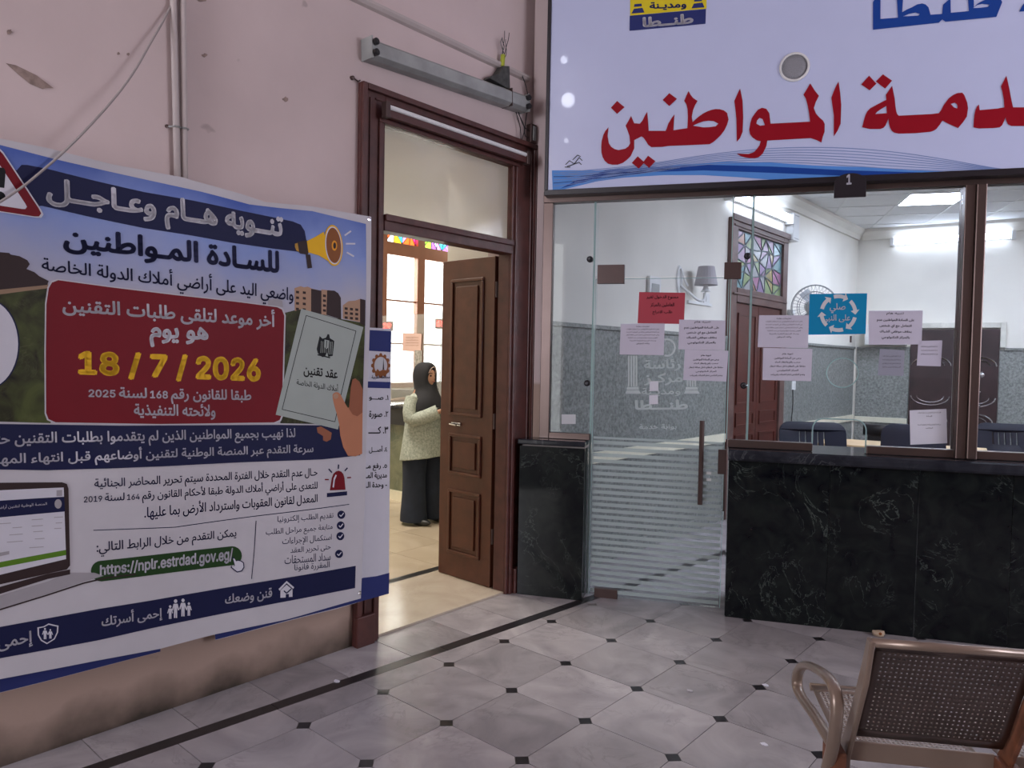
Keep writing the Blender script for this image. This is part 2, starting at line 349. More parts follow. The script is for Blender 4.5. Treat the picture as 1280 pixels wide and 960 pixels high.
def nonzero_fill(vs, es):
    """fill overlapping letter outlines by the non-zero winding rule"""
    n = len(vs); E = set((min(a, b), max(a, b)) for a, b in es); D = []; st = 0
    for i in range(n):
        if i+1 < n and (i, i+1) in E: D.append((i, i+1))
        else:
            if i > st: D.append((i, st))
            st = i+1
    if not D: return [], []
    r = geometry.delaunay_2d_cdt([Vector(v[:2]) for v in vs], D, [], 0, 1e-6)
    V = np.array([(v.x, v.y) for v in r[0]]); T = np.array([f for f in r[2] if len(f) == 3])
    if not len(T): return [], []
    P = V[T].mean(1); S0 = np.array([vs[a][:2] for a, b in D]); S1 = np.array([vs[b][:2] for a, b in D])
    py = P[:, 1:2]; up = (S0[:, 1] <= py) & (S1[:, 1] > py); dn = (S0[:, 1] > py) & (S1[:, 1] <= py)
    cr = (S1[:, 0]-S0[:, 0])*(py-S0[:, 1])-(P[:, 0:1]-S0[:, 0])*(S1[:, 1]-S0[:, 1])
    wn = (up & (cr > 0)).sum(1)-(dn & (cr < 0)).sum(1)
    return [Vector((v[0], v[1], 0)) for v in V], [tuple(int(q) for q in t) for t in T[wn != 0]]
try:
    LATIN = bpy.data.fonts.load(bpy.utils.system_resource('DATAFILES')+'/fonts/Inter.woff2')   # the font Blender ships with
except Exception: LATIN = None
def glyphs(s, bold=0.0, ltr=False):
    key = (s, bold)
    if key in TCACHE: return TCACHE[key]
    st = s if ltr else shape(s); runs = []
    for w_ in st.split(' '):                          # Latin and digit runs in one font, Arabic runs in the other
        lat = ltr or (w_.isascii() and any(ch.isalnum() for ch in w_))
        if runs and runs[-1][1] == lat: runs[-1][0] += ' '+w_
        else: runs.append([w_, lat])
    vs = []; ts = []; cx_ = 0
    for w_, lat in runs:
        c = bpy.data.curves.new('lettering', 'FONT'); c.body = w_; c.resolution_u = 3; c.fill_mode = 'NONE'
        if lat and LATIN: c.font = LATIN
        o = bpy.data.objects.new('lettering', c); COL.objects.link(o)
        dg = bpy.context.evaluated_depsgraph_get(); me = o.evaluated_get(dg).to_mesh(); V_, T_ = nonzero_fill([v.co.copy() for v in me.vertices], [tuple(e.vertices) for e in me.edges])
        a_ = min([v.x for v in V_] or [0]); b_ = max([v.x for v in V_] or [0]); n0 = len(vs)
        vs += [Vector((v.x-a_+cx_, v.y, 0)) for v in V_]; ts += [tuple(q+n0 for q in t) for t in T_]
        o.evaluated_get(dg).to_mesh_clear(); bpy.data.objects.remove(o); bpy.data.curves.remove(c); cx_ += b_-a_+.27
    x0 = min(v.x for v in vs); x1 = max(v.x for v in vs); y0 = min(v.y for v in vs); y1 = max(v.y for v in vs)
    if bold >= .01:                                  # heavier strokes: the letters overprinted in a small circle
        n0 = len(vs); t0 = ts; k = 6 if bold >= .025 else 4; r_ = bold*.85; V2 = []; T2 = []
        for i in range(k):
            a = 2*PI*i/k+.3; V2 += [Vector((v.x+r_*math.cos(a), v.y+r_*math.sin(a), 0)) for v in vs]; T2 += [tuple(q+n0*i for q in t) for t in t0]
        vs, ts = V2, T2; x0 -= r_; x1 += r_; y0 -= r_; y1 += r_
    vs = [((v.x-x0)/(x1-x0), (v.y-y0)/(y1-y0)) for v in vs]
    TCACHE[key] = (vs, ts); return TCACHE[key]
class Print:
    """flat print on a plane. to(px,py)->plane coordinates (a,b); per ink and layer one mesh"""
    def __init__(s, to, surf, step=None): s.to = to; s.surf = surf; s.step = step; s.B = {}
    def bm(s, inkn, layer):
        k = (inkn, layer)
        if k not in s.B: s.B[k] = bmesh.new()
        return s.B[k]
    def poly(s, pts, inkn, layer=1, holes=(), conv=None, smooth=0):
        if conv: pts = [conv(*p) for p in pts]; holes = [[conv(*p) for p in h] for h in holes]
        if smooth: pts = [tuple(p)[:2] for p in smoothpts([(*p, 0) for p in pts], smooth, True)]
        P = [[Vector((*s.to(*p), 0)) for p in L] for L in [pts]+list(holes)]
        tris = geometry.tessellate_polygon(P); flat = [v for L in P for v in L]
        b = s.bm(inkn, layer); V = [b.verts.new(v) for v in flat]
        for t in tris:
            try: b.faces.new([V[i] for i in t])
            except ValueError: pass
    def disc(s, c, rx, ry, inkn, layer, n=24, hole=0, rot=0, a0=0, a1=2*PI):
        P = lambda k: [(c[0]+rx*k*math.cos(a)*math.cos(rot)-ry*k*math.sin(a)*math.sin(rot), c[1]+rx*k*math.cos(a)*math.sin(rot)+ry*k*math.sin(a)*math.cos(rot)) for a in [a0+(a1-a0)*i/n for i in range(n+(a1-a0 < 6.28))]]
        if a1-a0 < 6.28: s.poly(P(1)+P(hole)[::-1], inkn, layer)
        else: s.poly(P(1), inkn, layer, [P(hole)] if hole else ())
    def line(s, pts, wpx, inkn, layer):
        for (x0, y0), (x1, y1) in zip(pts, pts[1:]):
            L = math.hypot(x1-x0, y1-y0) or 1; nx, ny = -(y1-y0)/L*wpx/2, (x1-x0)/L*wpx/2
            s.poly([(x0+nx, y0+ny), (x1+nx, y1+ny), (x1-nx, y1-ny), (x0-nx, y0-ny)], inkn, layer)
    def text(s, st, l, r, inkn, layer=2, bold=0.0, ltr=False):
        # l=(x, top, bottom) r=(x, top, bottom)
        TL, BL, TR, BR = [Vector(s.to(*p)) for p in ((l[0], l[1]), (l[0], l[2]), (r[0], r[1]), (r[0], r[2]))]
        vs, ts = glyphs(st, bold, ltr); b = s.bm(inkn, layer)
        V = []
        for x, y in vs:
            q = (BL*(1-x)+BR*x)*(1-y)+(TL*(1-x)+TR*x)*y; V.append(b.verts.new((q.x, q.y, 0)))
        for t in ts:
            try: b.faces.new([V[i] for i in t])
            except ValueError: pass
    def build(s, parent, names=None, eps=.0009):
        obs = []
        for (inkn, layer), b in sorted(s.B.items(), key=lambda k: k[0][1]):
            if s.step:
                for ax in (0, 1):
                    lo = min(v.co[ax] for v in b.verts); hi = max(v.co[ax] for v in b.verts)
                    for k in range(int(math.floor(lo/s.step))+1, int(math.ceil(hi/s.step))):
                        co = Vector((0, 0, 0)); co[ax] = k*s.step; no = Vector((0, 0, 0)); no[ax] = 1
                        bmesh.ops.bisect_plane(b, geom=b.verts[:]+b.edges[:]+b.faces[:], plane_co=co, plane_no=no, dist=1e-6)
            for v in b.verts: v.co = s.surf(v.co.x, v.co.y, layer*eps)
            obs.append(obj((names or {}).get((inkn, layer)) or (names or {}).get(inkn) or 'printed_'+I_[inkn].name.replace('print_', '').split('.')[0], b, I_[inkn], parent, world=True, smooth=bool(s.step), kind=None if layer == 0 else 'stuff'))
        return obs
def crop(ox, oy, sc): return lambda x, y: (ox+x/sc, oy+y/sc)

# ================================================================== STRUCTURE
XW = -3.06
def struct(name, bm, mt, label, cat, parent=None): return setp(obj(name, fixn(bm), mt, parent), label, cat, kind='structure')
bm = B(); box(bm, (-3.30, -5, -.1), (XW, 2.40, 4.6)); box(bm, (-3.30, 3.52, -.1), (XW, 3.75, 4.6)); box(bm, (-3.30, 2.40, 2.76), (XW, 3.52, 4.6))
wall_left = struct('wall_left', bm, M_['wall'], 'pinkish plaster wall of the hall behind the big banner', 'wall')
bm = B(); box(bm, (-3.71, -5, -.1), (-3.302, 2.40, 4.6)); box(bm, (-3.71, 3.545, -.1), (-3.302, 12, 4.6)); box(bm, (-3.71, 2.40, 2.76), (-3.302, 3.545, 4.6))
struct('wall_lobby_side', bm, M_['lwall'], 'cream inner face of the thick wall seen inside the open doorway', 'wall')
bm = B(); box(bm, (-3.30, 3.752, -.1), (XW, 11.2, 3.62))
wall_ol = struct('wall_office_left', bm, M_['owall'], 'cream left wall of the office above the granite dado', 'wall')
bm = B(); box(bm, (0, 0, 0), (8, .2, 3.62), BF.M); wall_ob = struct('wall_office_back', bm, M_['owall'], 'cream back wall of the office under the long lit tube', 'wall')
bm = B(); box(bm, (7.2, .3, 0), (7.4, 6.4, 3.62), PF.M); struct('wall_office_right', bm, M_['owall'], 'cream right wall of the office outside the view', 'wall')
# wall above the partition
bm = B(); box(bm, (.0, .14, 2.56), (7.4, .30, 4.6), PF.M); box(bm, (4.6, .14, 0), (7.4, .30, 2.56), PF.M); struct('wall_above_partition', bm, M_['wall'], 'plaster wall carrying the blue and white sign over the glazing', 'wall')
# pier between the wooden casing and the glazed frame
p0 = PF.px(679, 400, .13)
bm = B(); box(bm, (-.02, .14, 0), (p0.x, .30, 2.56), PF.M); struct('trim_1', bm, M_['wall'], 'narrow plaster pier between the wooden door casing and the glazing frame', 'pier')
# hall: right, rear, ceiling
bm = B(); box(bm, (4.1, -5, 0), (4.3, 6.7, 4.6)); struct('wall_right', bm, M_['wall'], 'plaster wall on the far right of the hall out of view', 'wall')
bm = B(); box(bm, (-3.3, -5.2, 0), (-2.75, -5, 4.6)); box(bm, (-.75, -5.2, 0), (4.3, -5, 4.6)); box(bm, (-2.75, -5.2, 3.7), (-.75, -5, 4.6))
struct('wall_rear', bm, M_['wall'], 'plaster wall with an assumed street entrance, unseen behind the camera', 'wall')
bm = B(); box(bm, (-3.75, -5.2, 4.6), (4.3, 8, 4.7)); struct('ceiling', bm, M_['wall'], 'high plaster ceiling of the hall', 'ceiling')
# ledge moulding high on the left wall
bm = B(); prof = [(0, 0), (.02, .006), (.032, .02), (.032, .034), (0, .042)]
loft(bm, [[(XW+a, y, 3.275+b) for a, b in prof] for y in (-5, 3.60)])
struct('trim_2', bm, M_['pipe'], 'thin plaster ledge moulding above the dusty lamp on the hall wall', 'moulding')
# lobby shell
bm = B(); box(bm, (-8.2, 1, 0), (-8, 6.38, 4.6)); box(bm, (-8.2, 8.05, 0), (-8, 12, 4.6)); box(bm, (-8.2, 6.38, 0), (-8, 8.05, 1.1)); box(bm, (-8.2, 6.38, 3.36), (-8, 8.05, 4.6))
wall_lw = struct('wall_lobby_window', bm, M_['lwall'], 'cream lobby wall around the bright window behind the woman', 'wall')
bm = B(); box(bm, (-8.2, .8, 0), (-3.71, 1, 4.6)); box(bm, (-8.2, 10, 0), (-3.71, 10.2, 4.6)); struct('wall_lobby_ends', bm, M_['lwall'], 'cream end walls of the lobby beyond the doorway', 'wall')
bm = B(); box(bm, (-8.2, .8, 4.6), (-3.71, 10.2, 4.7)); struct('ceiling_lobby', bm, M_['lwall'], 'cream ceiling of the lobby beyond the doorway', 'ceiling')

# ------------------------------------------------------------------ floors
def clip(poly, a, b, c):      # keep a*x+b*y<=c
    out = []
    for i in range(len(poly)):
        p, q = poly[i], poly[(i+1) % len(poly)]; dp = a*p[0]+b*p[1]-c; dq = a*q[0]+b*q[1]-c
        if dp <= 0: out.append(p)
        if (dp < 0 < dq) or (dq < 0 < dp):
            t = dp/(dp-dq); out.append((p[0]+(q[0]-p[0])*t, p[1]+(q[1]-p[1])*t))
    return out
RX0, RX1, RY0, RY1 = XW, 2.4, -.2, 6.9
bm = B()
box(bm, (-3.3, -5.2, -.12), (4.3, RY0, 0)); box(bm, (RX1, RY0, -.12), (4.3, RY1, 0)); box(bm, (-3.3, RY1, -.12), (5.5, 12.5, 0)); box(bm, (RX0, RY0, -.12), (RX1, RY1, -.004)); box(bm, (4.3, 4, -.12), (5.5, RY1, 0))
floor = struct('floor', bm, M_['grout'], 'pale marble hall floor laid diagonally with small black insets', 'floor')
ux, uy = .19, 2.62; L = math.hypot(ux, uy); ux /= L; uy /= L      # direction of the black strip
nx, ny = uy, -ux; c0 = nx*-2.715+ny*2.29                           # strip centre line nx*x+ny*y=c0
hw = .032; T = .40806; ox, oy = -1.7152, 2.0631; c = .034; g = .0016
protos = {}
for i in range(-6, 12):
    for j in range(-4, 11):
        cx, cy = ox+T*(j+.5), oy+T*(i+.5)
        lp = PF.M.inverted() @ Vector((cx, cy, 0))
        if lp.y > .42 and lp.x > 1.75: continue                   # hidden behind the counter
        h = T/2-g; k = c
        P = [(cx-h+k, cy-h), (cx+h-k, cy-h), (cx+h, cy-h+k), (cx+h, cy+h-k), (cx+h-k, cy+h), (cx-h+k, cy+h), (cx-h, cy+h-k), (cx-h, cy-h+k)]
        n0 = P
        Q = clip(clip(clip(clip(P, -nx, -ny, -(c0+hw+g)), 1, 0, RX1), 0, -1, -RY0), 0, 1, RY1)
        if len(Q) < 3: continue
        ar = abs(sum(Q[a][0]*Q[(a+1) % len(Q)][1]-Q[(a+1) % len(Q)][0]*Q[a][1] for a in range(len(Q))))/2
        if ar < .002: continue
        if Q == P:
            if 'full' not in protos:
                bm = B(); prism(bm, [(p[0]-cx, p[1]-cy) for p in P], -.006, 0); protos['full'] = obj('floor_tile', bm, M_['tile'], floor); t = protos['full']
            else: t = protos['full'].copy(); COL.objects.link(t); t.parent = floor
            t.location = (cx, cy, random.uniform(-.0004, .0006)); t.rotation_euler = (random.uniform(-.0012, .0012), random.uniform(-.0012, .0012), 0)
        else:
            bm = B(); prism(bm, Q, -.006, 0); obj('floor_tile', bm, M_['tile'], floor)
        # inset at the tile's lower left lattice point
        x, y = ox+T*j, oy+T*i
        if nx*x+ny*y > c0+hw+.05 and x < RX1-.05 and y > RY0+.05:
            if 'ins' not in protos:
                bm = B(); s = c-.001; prism(bm, [(s, 0), (0, s), (-s, 0), (0, -s)], -.005, .0004); protos['ins'] = obj('black_inset', bm, M_['inset'], floor); t = protos['ins']
            else: t = protos['ins'].copy(); COL.objects.link(t); t.parent = floor
            t.location = (x, y, 0)
# black strip in pieces, border slabs beside the wall
Y = RY0; k = 0
while Y < RY1:
    Y2 = min(RY1, Y+.93); f = lambda yy, s: ((c0+s-ny*yy)/nx, yy)
    bm = B(); prism(bm, [f(Y+g, -hw), f(Y+g, hw), f(Y2-g, hw), f(Y2-g, -hw)][::-1], -.006, .0003); fixn(bm); obj('black_strip', bm, M_['inset'], floor); Y = Y2
ys = [RY0, .30, .66, 1.01, 1.358, 1.705, 2.05, 2.41, 2.816, 3.16, 3.52, 3.88, 4.24, 4.6, 4.96, 5.32, 5.68, 6.04, 6.4, RY1]
for a, b in zip(ys, ys[1:]):
    Q = clip([(XW+g, a+g), (-2.2, a+g), (-2.2, b-g), (XW+g, b-g)], nx, ny, c0-hw-g)
    bm = B(); prism(bm, Q, -.006, 0); obj('border_tile', bm, M_['tile'], floor)
# threshold and lobby floor
bm = B(); box(bm, (-3.71, 2.40, -.1), (XW-.002, 3.52, .012)); thr = struct('trim_3', bm, M_['threshold'], 'pale marble threshold slab in the open wooden doorway', 'threshold')
bm = B(); box(bm, (-3.80, 2.3, -.006), (-3.712, 4.6, .005)); obj('dark_strip', bm, M_['inset'], thr)
bm = B(); box(bm, (-8.2, .8, -.12), (-3.712, 10.2, -.004)); lfloor = struct('floor_lobby', bm, M_['lobbytile'], 'warm beige floor of the lobby under the standing woman', 'floor')
first = None
for i in range(9):
    for j in range(9):
        x, y = -3.80-.25-.5*i, 2.1+.25+.5*j
        if x < -7.9: continue
        if first is None:
            bm = B(); box(bm, (-.2485, -.2485, -.006), (.2485, .2485, .0)); first = obj('floor_tile', bm, M_['lobbytile'], lfloor); t = first
        else: t = first.copy(); COL.objects.link(t); t.parent = lfloor
        t.location = (x, y, .001)
# ------------------------------------------------------------------ office dado, bands, ceiling
proto = None
for Y, Y2 in ((3.86, 4.68), (4.68, 5.5), (5.5, 6.32), (6.32, 6.595), (8.025, 8.8), (8.8, 9.6), (9.6, 10.6)):
    if 1:
        bm = B(); box(bm, (XW+.001, Y+.001, .09), (XW+.024, Y2-.001, 1.735)); obj('granite_panel', bm, M_['granite'], wall_ol)
for a, b in ((3.86, 6.575), (8.045, 10.6)):
    bm = B(); box(bm, (XW+.024, a, .755), (XW+.045, b, .835)); obj('pale_band', bm, M_['band'], wall_ol)
    bm = B(); box(bm, (XW+.001, a, 1.737), (XW+.04, b, 1.765)); obj('dado_cap', bm, M_['granite'], wall_ol)
    bm = B(); box(bm, (XW+.001, a, 0), (XW+.05, b, .088)); obj('skirting', bm, M_['granite'], wall_ol)
door_b0, door_b1 = BF.px(1138, 430, -.03).x, BF.px(1250, 430, -.03).x
u = .03
while u < 7.4:
    u2 = u+.8
    if u2 > door_b0 and u < door_b1:
        if u < door_b0-.05: u2 = door_b0-.001
        else: u = door_b1; u2 = u+.6
    bm = B(); box(bm, (u+.001, -.024, .09), (u2-.001, -.001, 1.735), BF.M); obj('granite_panel', bm, M_['granite'], wall_ob); u = u2
for a, b in ((.03, door_b0-.01), (door_b1+.05, 7.4)):
    bm = B(); box(bm, (a, -.045, .745), (b, -.0245, .815), BF.M); obj('pale_band', bm, M_['band'], wall_ob)
    bm = B(); box(bm, (a, -.04, 1.737), (b, -.001, 1.765), BF.M); obj('dado_cap', bm, M_['granite'], wall_ob)
# cornices
bm = B(); prof = [(0, 0), (.03, 0), (.05, .05), (.10, .10), (.10, .14), (0, .14)]
loft(bm, [[(XW+a, y, 3.225+b) for a, b in prof] for y in (3.86, 10.66)]); obj('cornice', fixn(bm), M_['owall'], wall_ol)
bm = B(); loft(bm, [[BF.w(u, -a, 3.225+b) for a, b in prof] for u in (.05, 7.5)]); obj('cornice', fixn(bm), M_['owall'], wall_ob)
bm = B(); box(bm, (-.3, .3, 3.385), (7.3, 8.4, 3.45), PF.M); oceil = struct('ceiling_office', bm, M_['concrete'], 'suspended ceiling of square pale tiles over the office', 'ceiling')
G = .60
q = [PF.M.inverted() @ onZ(a, b, 3.36) for a, b in ((1122, 258), (1145, 240), (1205, 239), (1195, 256))]
pcx = sum(v.x for v in q)/4; pcy = sum(v.y for v in q)/4
offu, offn = (pcx-G/2) % G, (pcy-G/2) % G
iu, inn = round((pcx-G/2-offu)/G), round((pcy-G/2-offn)/G)
R = math.radians(25.23)
LP = ((iu, inn), (iu+4, inn), (iu, inn-4), (iu+4, inn-4), (iu, inn-6), (iu+3, inn-6))  # last two panels are unseen, added to brighten the office front
for i in range(-1, 13):
    for j in range(0, 13):
        if (i, j) in LP: continue
        u0, n0 = offu+i*G, offn+j*G
        cw = PF.w(u0+G/2, n0+G/2, 0)
        if u0+G > 7.25: continue
        P = [tuple(PF.w(u0+a, n0+b, 0))[:2] for a, b in ((.012, .012), (G-.012, .012), (G-.012, G-.012), (.012, G-.012))]
        P = clip(P, -1, 0, -(XW+.005)); bN = BF.N; P = clip(P, bN.x, bN.y, BF.P.dot(bN)-.005); P = clip(P, -PF.N.x, -PF.N.y, -(PF.N.dot(PF.P)+.31))
        if len(P) < 3: continue
        bm = B(); prism(bm, P, 3.365, 3.384); obj('ceiling_tile', fixn(bm), M_['ceiltile'], oceil)
bm = B()
for i in range(-1, 14):
    a, b2 = PF.w(offu+i*G, .35, 0), PF.w(offu+i*G, 8, 0)
    P = [PF.w(offu+i*G+s, n, 0) for n, s in ((.35, -.011), (.35, .011), (8, .011), (8, -.011))]
    P = clip(clip([tuple(p)[:2] for p in P], -1, 0, -(XW+.005)), BF.N.x, BF.N.y, BF.P.dot(BF.N)-.005); P = clip(P, -PF.N.x, -PF.N.y, -(PF.N.dot(PF.P)+.31))
    if len(P) > 2: prism(bm, P, 3.36, 3.368)
for j in range(0, 14):
    P = [PF.w(u, offn+j*G+s, 0) for u, s in ((-.3, -.011), (7.2, -.011), (7.2, .011), (-.3, .011))]
    P = clip(clip([tuple(p)[:2] for p in P], -1, 0, -(XW+.005)), BF.N.x, BF.N.y, BF.P.dot(BF.N)-.005); P = clip(P, -PF.N.x, -PF.N.y, -(PF.N.dot(PF.P)+.31))
    if len(P) > 2: prism(bm, P, 3.3595, 3.3675)
obj('ceiling_grid', fixn(bm), M_['whiteplastic'], oceil)
for n_, (i, j) in enumerate(LP):
    u0, n0 = offu+i*G, offn+j*G
    if PF.w(u0, n0, 0).x < XW: continue
    t = thing('ceiling_panel_light', ['square lit ceiling panel above the middle of the office', 'square lit ceiling panel at the far right of the office ceiling', 'square lit ceiling panel over the middle of the office, hidden above the sign', 'square lit ceiling panel over the far right of the office, hidden above the sign', 'unseen lit ceiling panel added just inside the glass door', 'unseen lit ceiling panel added just inside the service counter'][n_], 'ceiling light', PF.w(u0+G/2, n0+G/2, 3.362), R, group='lit ceiling panels in the office')
    bm = B(); box(bm, (-.285, -.285, -.004), (.285, .285, .02)); obj('diffuser', bm, M_['panel'], t)
    bm = B()
    for s in (-1, 1): box(bm, (s*.287-.005, -.292, -.007), (s*.287+.005, .292, .015)); box(bm, (-.292, s*.287-.005, -.0075), (.292, s*.287+.005, .0155))
    obj('trim_ring', bm, M_['whiteplastic'], t)

# ------------------------------------------------------------------ wooden doorway (door_1)
d1 = setp(thing('door_1', 'dark maroon wooden doorway with a glazed transom and one panelled leaf standing open', 'door', (XW, 2.97, 0)), kind='structure')
def wbox(bm, x0, x1, y0, y1, z0, z1): return box(bm, (x0, y0, z0), (x1, y1, z1))
y0, y1, zt = 2.28, 3.69, 2.888; iy0, iy1, izt = 2.44, 3.46, 2.715
def frame_side(s):
    ya, yb = (y0, iy0) if s < 0 else (iy1, y1)
    b = B(); wbox(b, XW+.001, XW+.022, ya, yb, .0, zt)
    w_ = .03; out = ya if s < 0 else yb
    e = (ya, ya+w_) if s < 0 else (yb-w_, yb)
    wbox(b, XW+.022, XW+.046, e[0], e[1], .0, zt)
    e = (yb-.045, yb-.02) if s < 0 else (ya+.02, ya+.045)
    wbox(b, XW+.022, XW+.036, e[0], e[1], .0, izt)
    e = (ya+.055, ya+.066) if s < 0 else (yb-.066, yb-.055)
    wbox(b, XW+.022, XW+.03, e[0], e[1], .16, zt-.06)
    return b
obj('casing', frame_side(-1), M_['wood'], d1, world=True, bevel=.004); obj('casing', frame_side(1), M_['wood'], d1, world=True, bevel=.004)
b = B(); wbox(b, XW+.0012, XW+.0225, iy0, iy1, izt, zt-.001); wbox(b, XW+.022, XW+.0465, y0+.03, y1-.03, zt-.03, zt); wbox(b, XW+.022, XW+.036, iy0-.045, iy1+.045, izt, izt+.022); wbox(b, XW+.0225, XW+.031, iy0-.07, iy1+.07, zt-.066, zt-.055)
obj('head_casing', b, M_['wood'], d1, world=True, bevel=.004)
b = B(); wbox(b, XW+.0225, XW+.055, y0-.004, iy0-.05, 0, .16); obj('plinth_block', b, M_['wood'], d1, world=True, bevel=.005)
b = B(); wbox(b, XW+.0225, XW+.055, iy1+.05, y1+.0, 0, .16); obj('plinth_block', b, M_['wood'], d1, world=True, bevel=.005)
for ya, yb in ((2.401, 2.44), (3.46, 3.519)):
    b = B(); wbox(b, -3.15, XW+.001, ya, yb, 0.013, 2.757); obj('jamb', b, M_['wood'], d1, world=True)
b = B(); wbox(b, -3.15, XW+.001, 2.44, 3.46, 2.716, 2.757); obj('jamb_head', b, M_['wood'], d1, world=True)
b = B(); wbox(b, XW-.07, XW+.028, 2.44, 3.46, 2.165, 2.25); wbox(b, XW+.028, XW+.045, 2.44, 3.46, 2.215, 2.25); obj('transom_bar', b, M_['wood'], d1, world=True, bevel=.004)
b = B(); wbox(b, XW-.025, XW-.019, 2.445, 3.455, 2.252, 2.712); obj('transom_pane', b, M_['transom'], d1, world=True)
def leaf(ox_, ny_, handle):      # leaf lying along X in the thick reveal; local: x along leaf, face towards ny_
    W_, H_ = .50, 2.15; b = B()
    th = .042
    box(b, (0, 0, 0), (W_, th, H_))
    t = obj('leaf', b, M_['wood2'], d1, bevel=.003)
    for z0_, z1_ in ((.16, .60), (.70, .98), (1.10, 2.02)):
        for k in (0, 1):
            fy = -.0005 if k == 0 else th+.0005; s = -1 if k == 0 else 1
            b = B()
            x0_, x1_ = .095, W_-.095; wd = .022
            for (a0, a1, c0_, c1_) in ((x0_, x1_, z0_, z0_+wd), (x0_, x1_, z1_-wd, z1_), (x0_, x0_+wd, z0_+wd, z1_-wd), (x1_-wd, x1_, z0_+wd, z1_-wd)):
                box(b, (a0, min(fy, fy+s*.012), c0_), (a1, max(fy, fy+s*.012), c1_))
            box(b, (x0_+.05, min(fy, fy+s*.010), z0_+.05), (x1_-.05, max(fy, fy+s*.010), z1_-.05))
            obj('raised_panel', b, M_['wood2'], t, bevel=.005)
    if handle:
        b = B(); box(b, (.12, -.012, 1.035), (.21, 0, 1.055)); tube(b, [(.13, -.01, 1.045), (.13, -.035, 1.045), (.20, -.04, 1.04)], .006, 6); obj('handle', b, M_['chrome'], t)
    return t
lf = leaf(0, 0, True); lf.location = (-3.675-XW, 3.468-2.97, .015); lf.rotation_euler = (0, 0, math.radians(-1.5))
lf2 = leaf(0, 0, False); lf2.location = (-3.69-XW, 2.445-2.97, .015)
for z in (.35, 1.1, 1.95):
    b = B(); tube(b, [(-3.165-XW, 3.462-2.97, z-.05), (-3.165-XW, 3.462-2.97, z+.05)], .009, 8); obj('hinge', b, M_['bronze'], d1)
# thin white lamp strip hung over the door head
a = onX(484, 134, XW+.06); c_ = onX(656, 188, XW+.06)
t = thing('strip_lamp', 'slim unlit white tube lamp fixed along the head of the wooden doorway', 'lamp', (XW+.047, (a.y+c_.y)/2, a.z))
hl = (c_.y-a.y)/2
b = B(); tube(b, [(.022, -hl, 0), (.022, hl, 0)], .013, 10); obj('tube', b, M_['whiteplastic'], t)
b = B(); box(b, (.0, -hl, -.05), (.028, hl, -.014)); obj('housing', b, M_['wood'], t)
for s in (-1, 1):
    b = B(); box(b, (0, s*(hl+.012)-.014, -.06), (.04, s*(hl+.012)+.014, .022)); obj('end_cap', b, M_['bronze'], t, bevel=.003)

# ------------------------------------------------------------------ lobby window (window_1)
wx = -8.0
w1 = setp(thing('window_1', 'tall overexposed window in brown wood with stained glass panes on top', 'window', (wx, 7.2, 0)), kind='structure')
cols = [(6.44, 6.994), (7.132, 7.69)]
b = B()
for a_, c_ in ((6.30, 6.44), (6.994, 7.132), (7.69, 7.83)): wbox(b, wx-.02, wx+.07, a_, c_, 1.1, 3.40)
wbox(b, wx-.02, wx+.075, 6.30, 7.83, 3.28, 3.42); wbox(b, wx-.02, wx+.072, 6.30, 7.83, 2.925, 3.10); wbox(b, wx-.02, wx+.074, 6.30, 7.83, 1.08, 1.15)
obj('window_frame', b, M_['winwood'], w1, world=True, bevel=.004)
b = B(); wbox(b, wx-.02, wx+.0705, 7.83, 8.10, 1.1, 3.42); obj('side_frame', b, M_['winwood'], w1, world=True)
for a_, c_ in cols:
    for z in (2.30, 1.70):
        b = B(); wbox(b, wx+.0, wx+.04, a_, c_, z-.012, z+.012); obj('glazing_bar', b, M_['winwood'], w1, world=True)
    for z0_, z1_ in ((1.15, 1.688), (1.712, 2.288), (2.312, 2.925)):
        b = B(); wbox(b, wx+.01, wx+.016, a_, c_, z0_, z1_); obj('pane', b, M_['glass'], w1, world=True)
SG = {}
def stain(col, k):
    key = (col, k)
    if key not in SG: SG[key] = glassmat('stained_glass', col, .5) if k else mat('dull_stained_glass', [.10+c*.30 for c in col], .25, var=.1)
    return SG[key]
SC = [(.95, .25, .65), (.25, .75, .85), (.98, .75, .15), (.95, .35, .15), (.65, .35, .9), (.55, .85, .25), (.9, .5, .85), (.85, .9, .95)]
LEAD = mat('lead_came', (.02, .02, .02), .5); LEAD2 = mat('grey_came', (.16, .20, .22), .5)
def stained(parent, P00, U, V, w_, h_, seed, glassy, n=3, m_=2, depth=Vector((.004, 0, 0))):
    """jittered grid split into triangles, each pane its own sub-part; lead lines between"""
    rnd = random.Random(seed); pt = {}
    for i in range(n+1):
        for j in range(m_+1):
            jx = 0 if i in (0, n) else rnd.uniform(-.3, .3); jy = 0 if j in (0, m_) else rnd.uniform(-.3, .3)
            pt[i, j] = P00+U*(w_*(i+jx)/n)+V*(h_*(j+jy)/m_)
    lb = B()
    for i in range(n):
        for j in range(m_):
            q4 = [pt[i, j], pt[i+1, j], pt[i+1, j+1], pt[i, j+1]]
            tr = [(0, 1, 2), (0, 2, 3)] if rnd.random() < .5 else [(0, 1, 3), (1, 2, 3)]
            for t3 in tr:
                P = [q4[k] for k in t3]; b = B()
                lo = [b.verts.new(p-depth*.5) for p in P]; hi = [b.verts.new(p+depth*.5) for p in P]
                b.faces.new(lo[::-1]); b.faces.new(hi)
                for k in range(3): b.faces.new((lo[k], lo[(k+1) % 3], hi[(k+1) % 3], hi[k]))
                obj('stained_pane', fixn(b), stain(rnd.choice(SC), glassy), parent, world=True)
                for k in range(3): tube(lb, [P[k], P[(k+1) % 3]], .0055 if glassy else .009, 4)
    obj('lead_came', lb, LEAD if glassy else LEAD2, parent, world=True, kind='stuff')
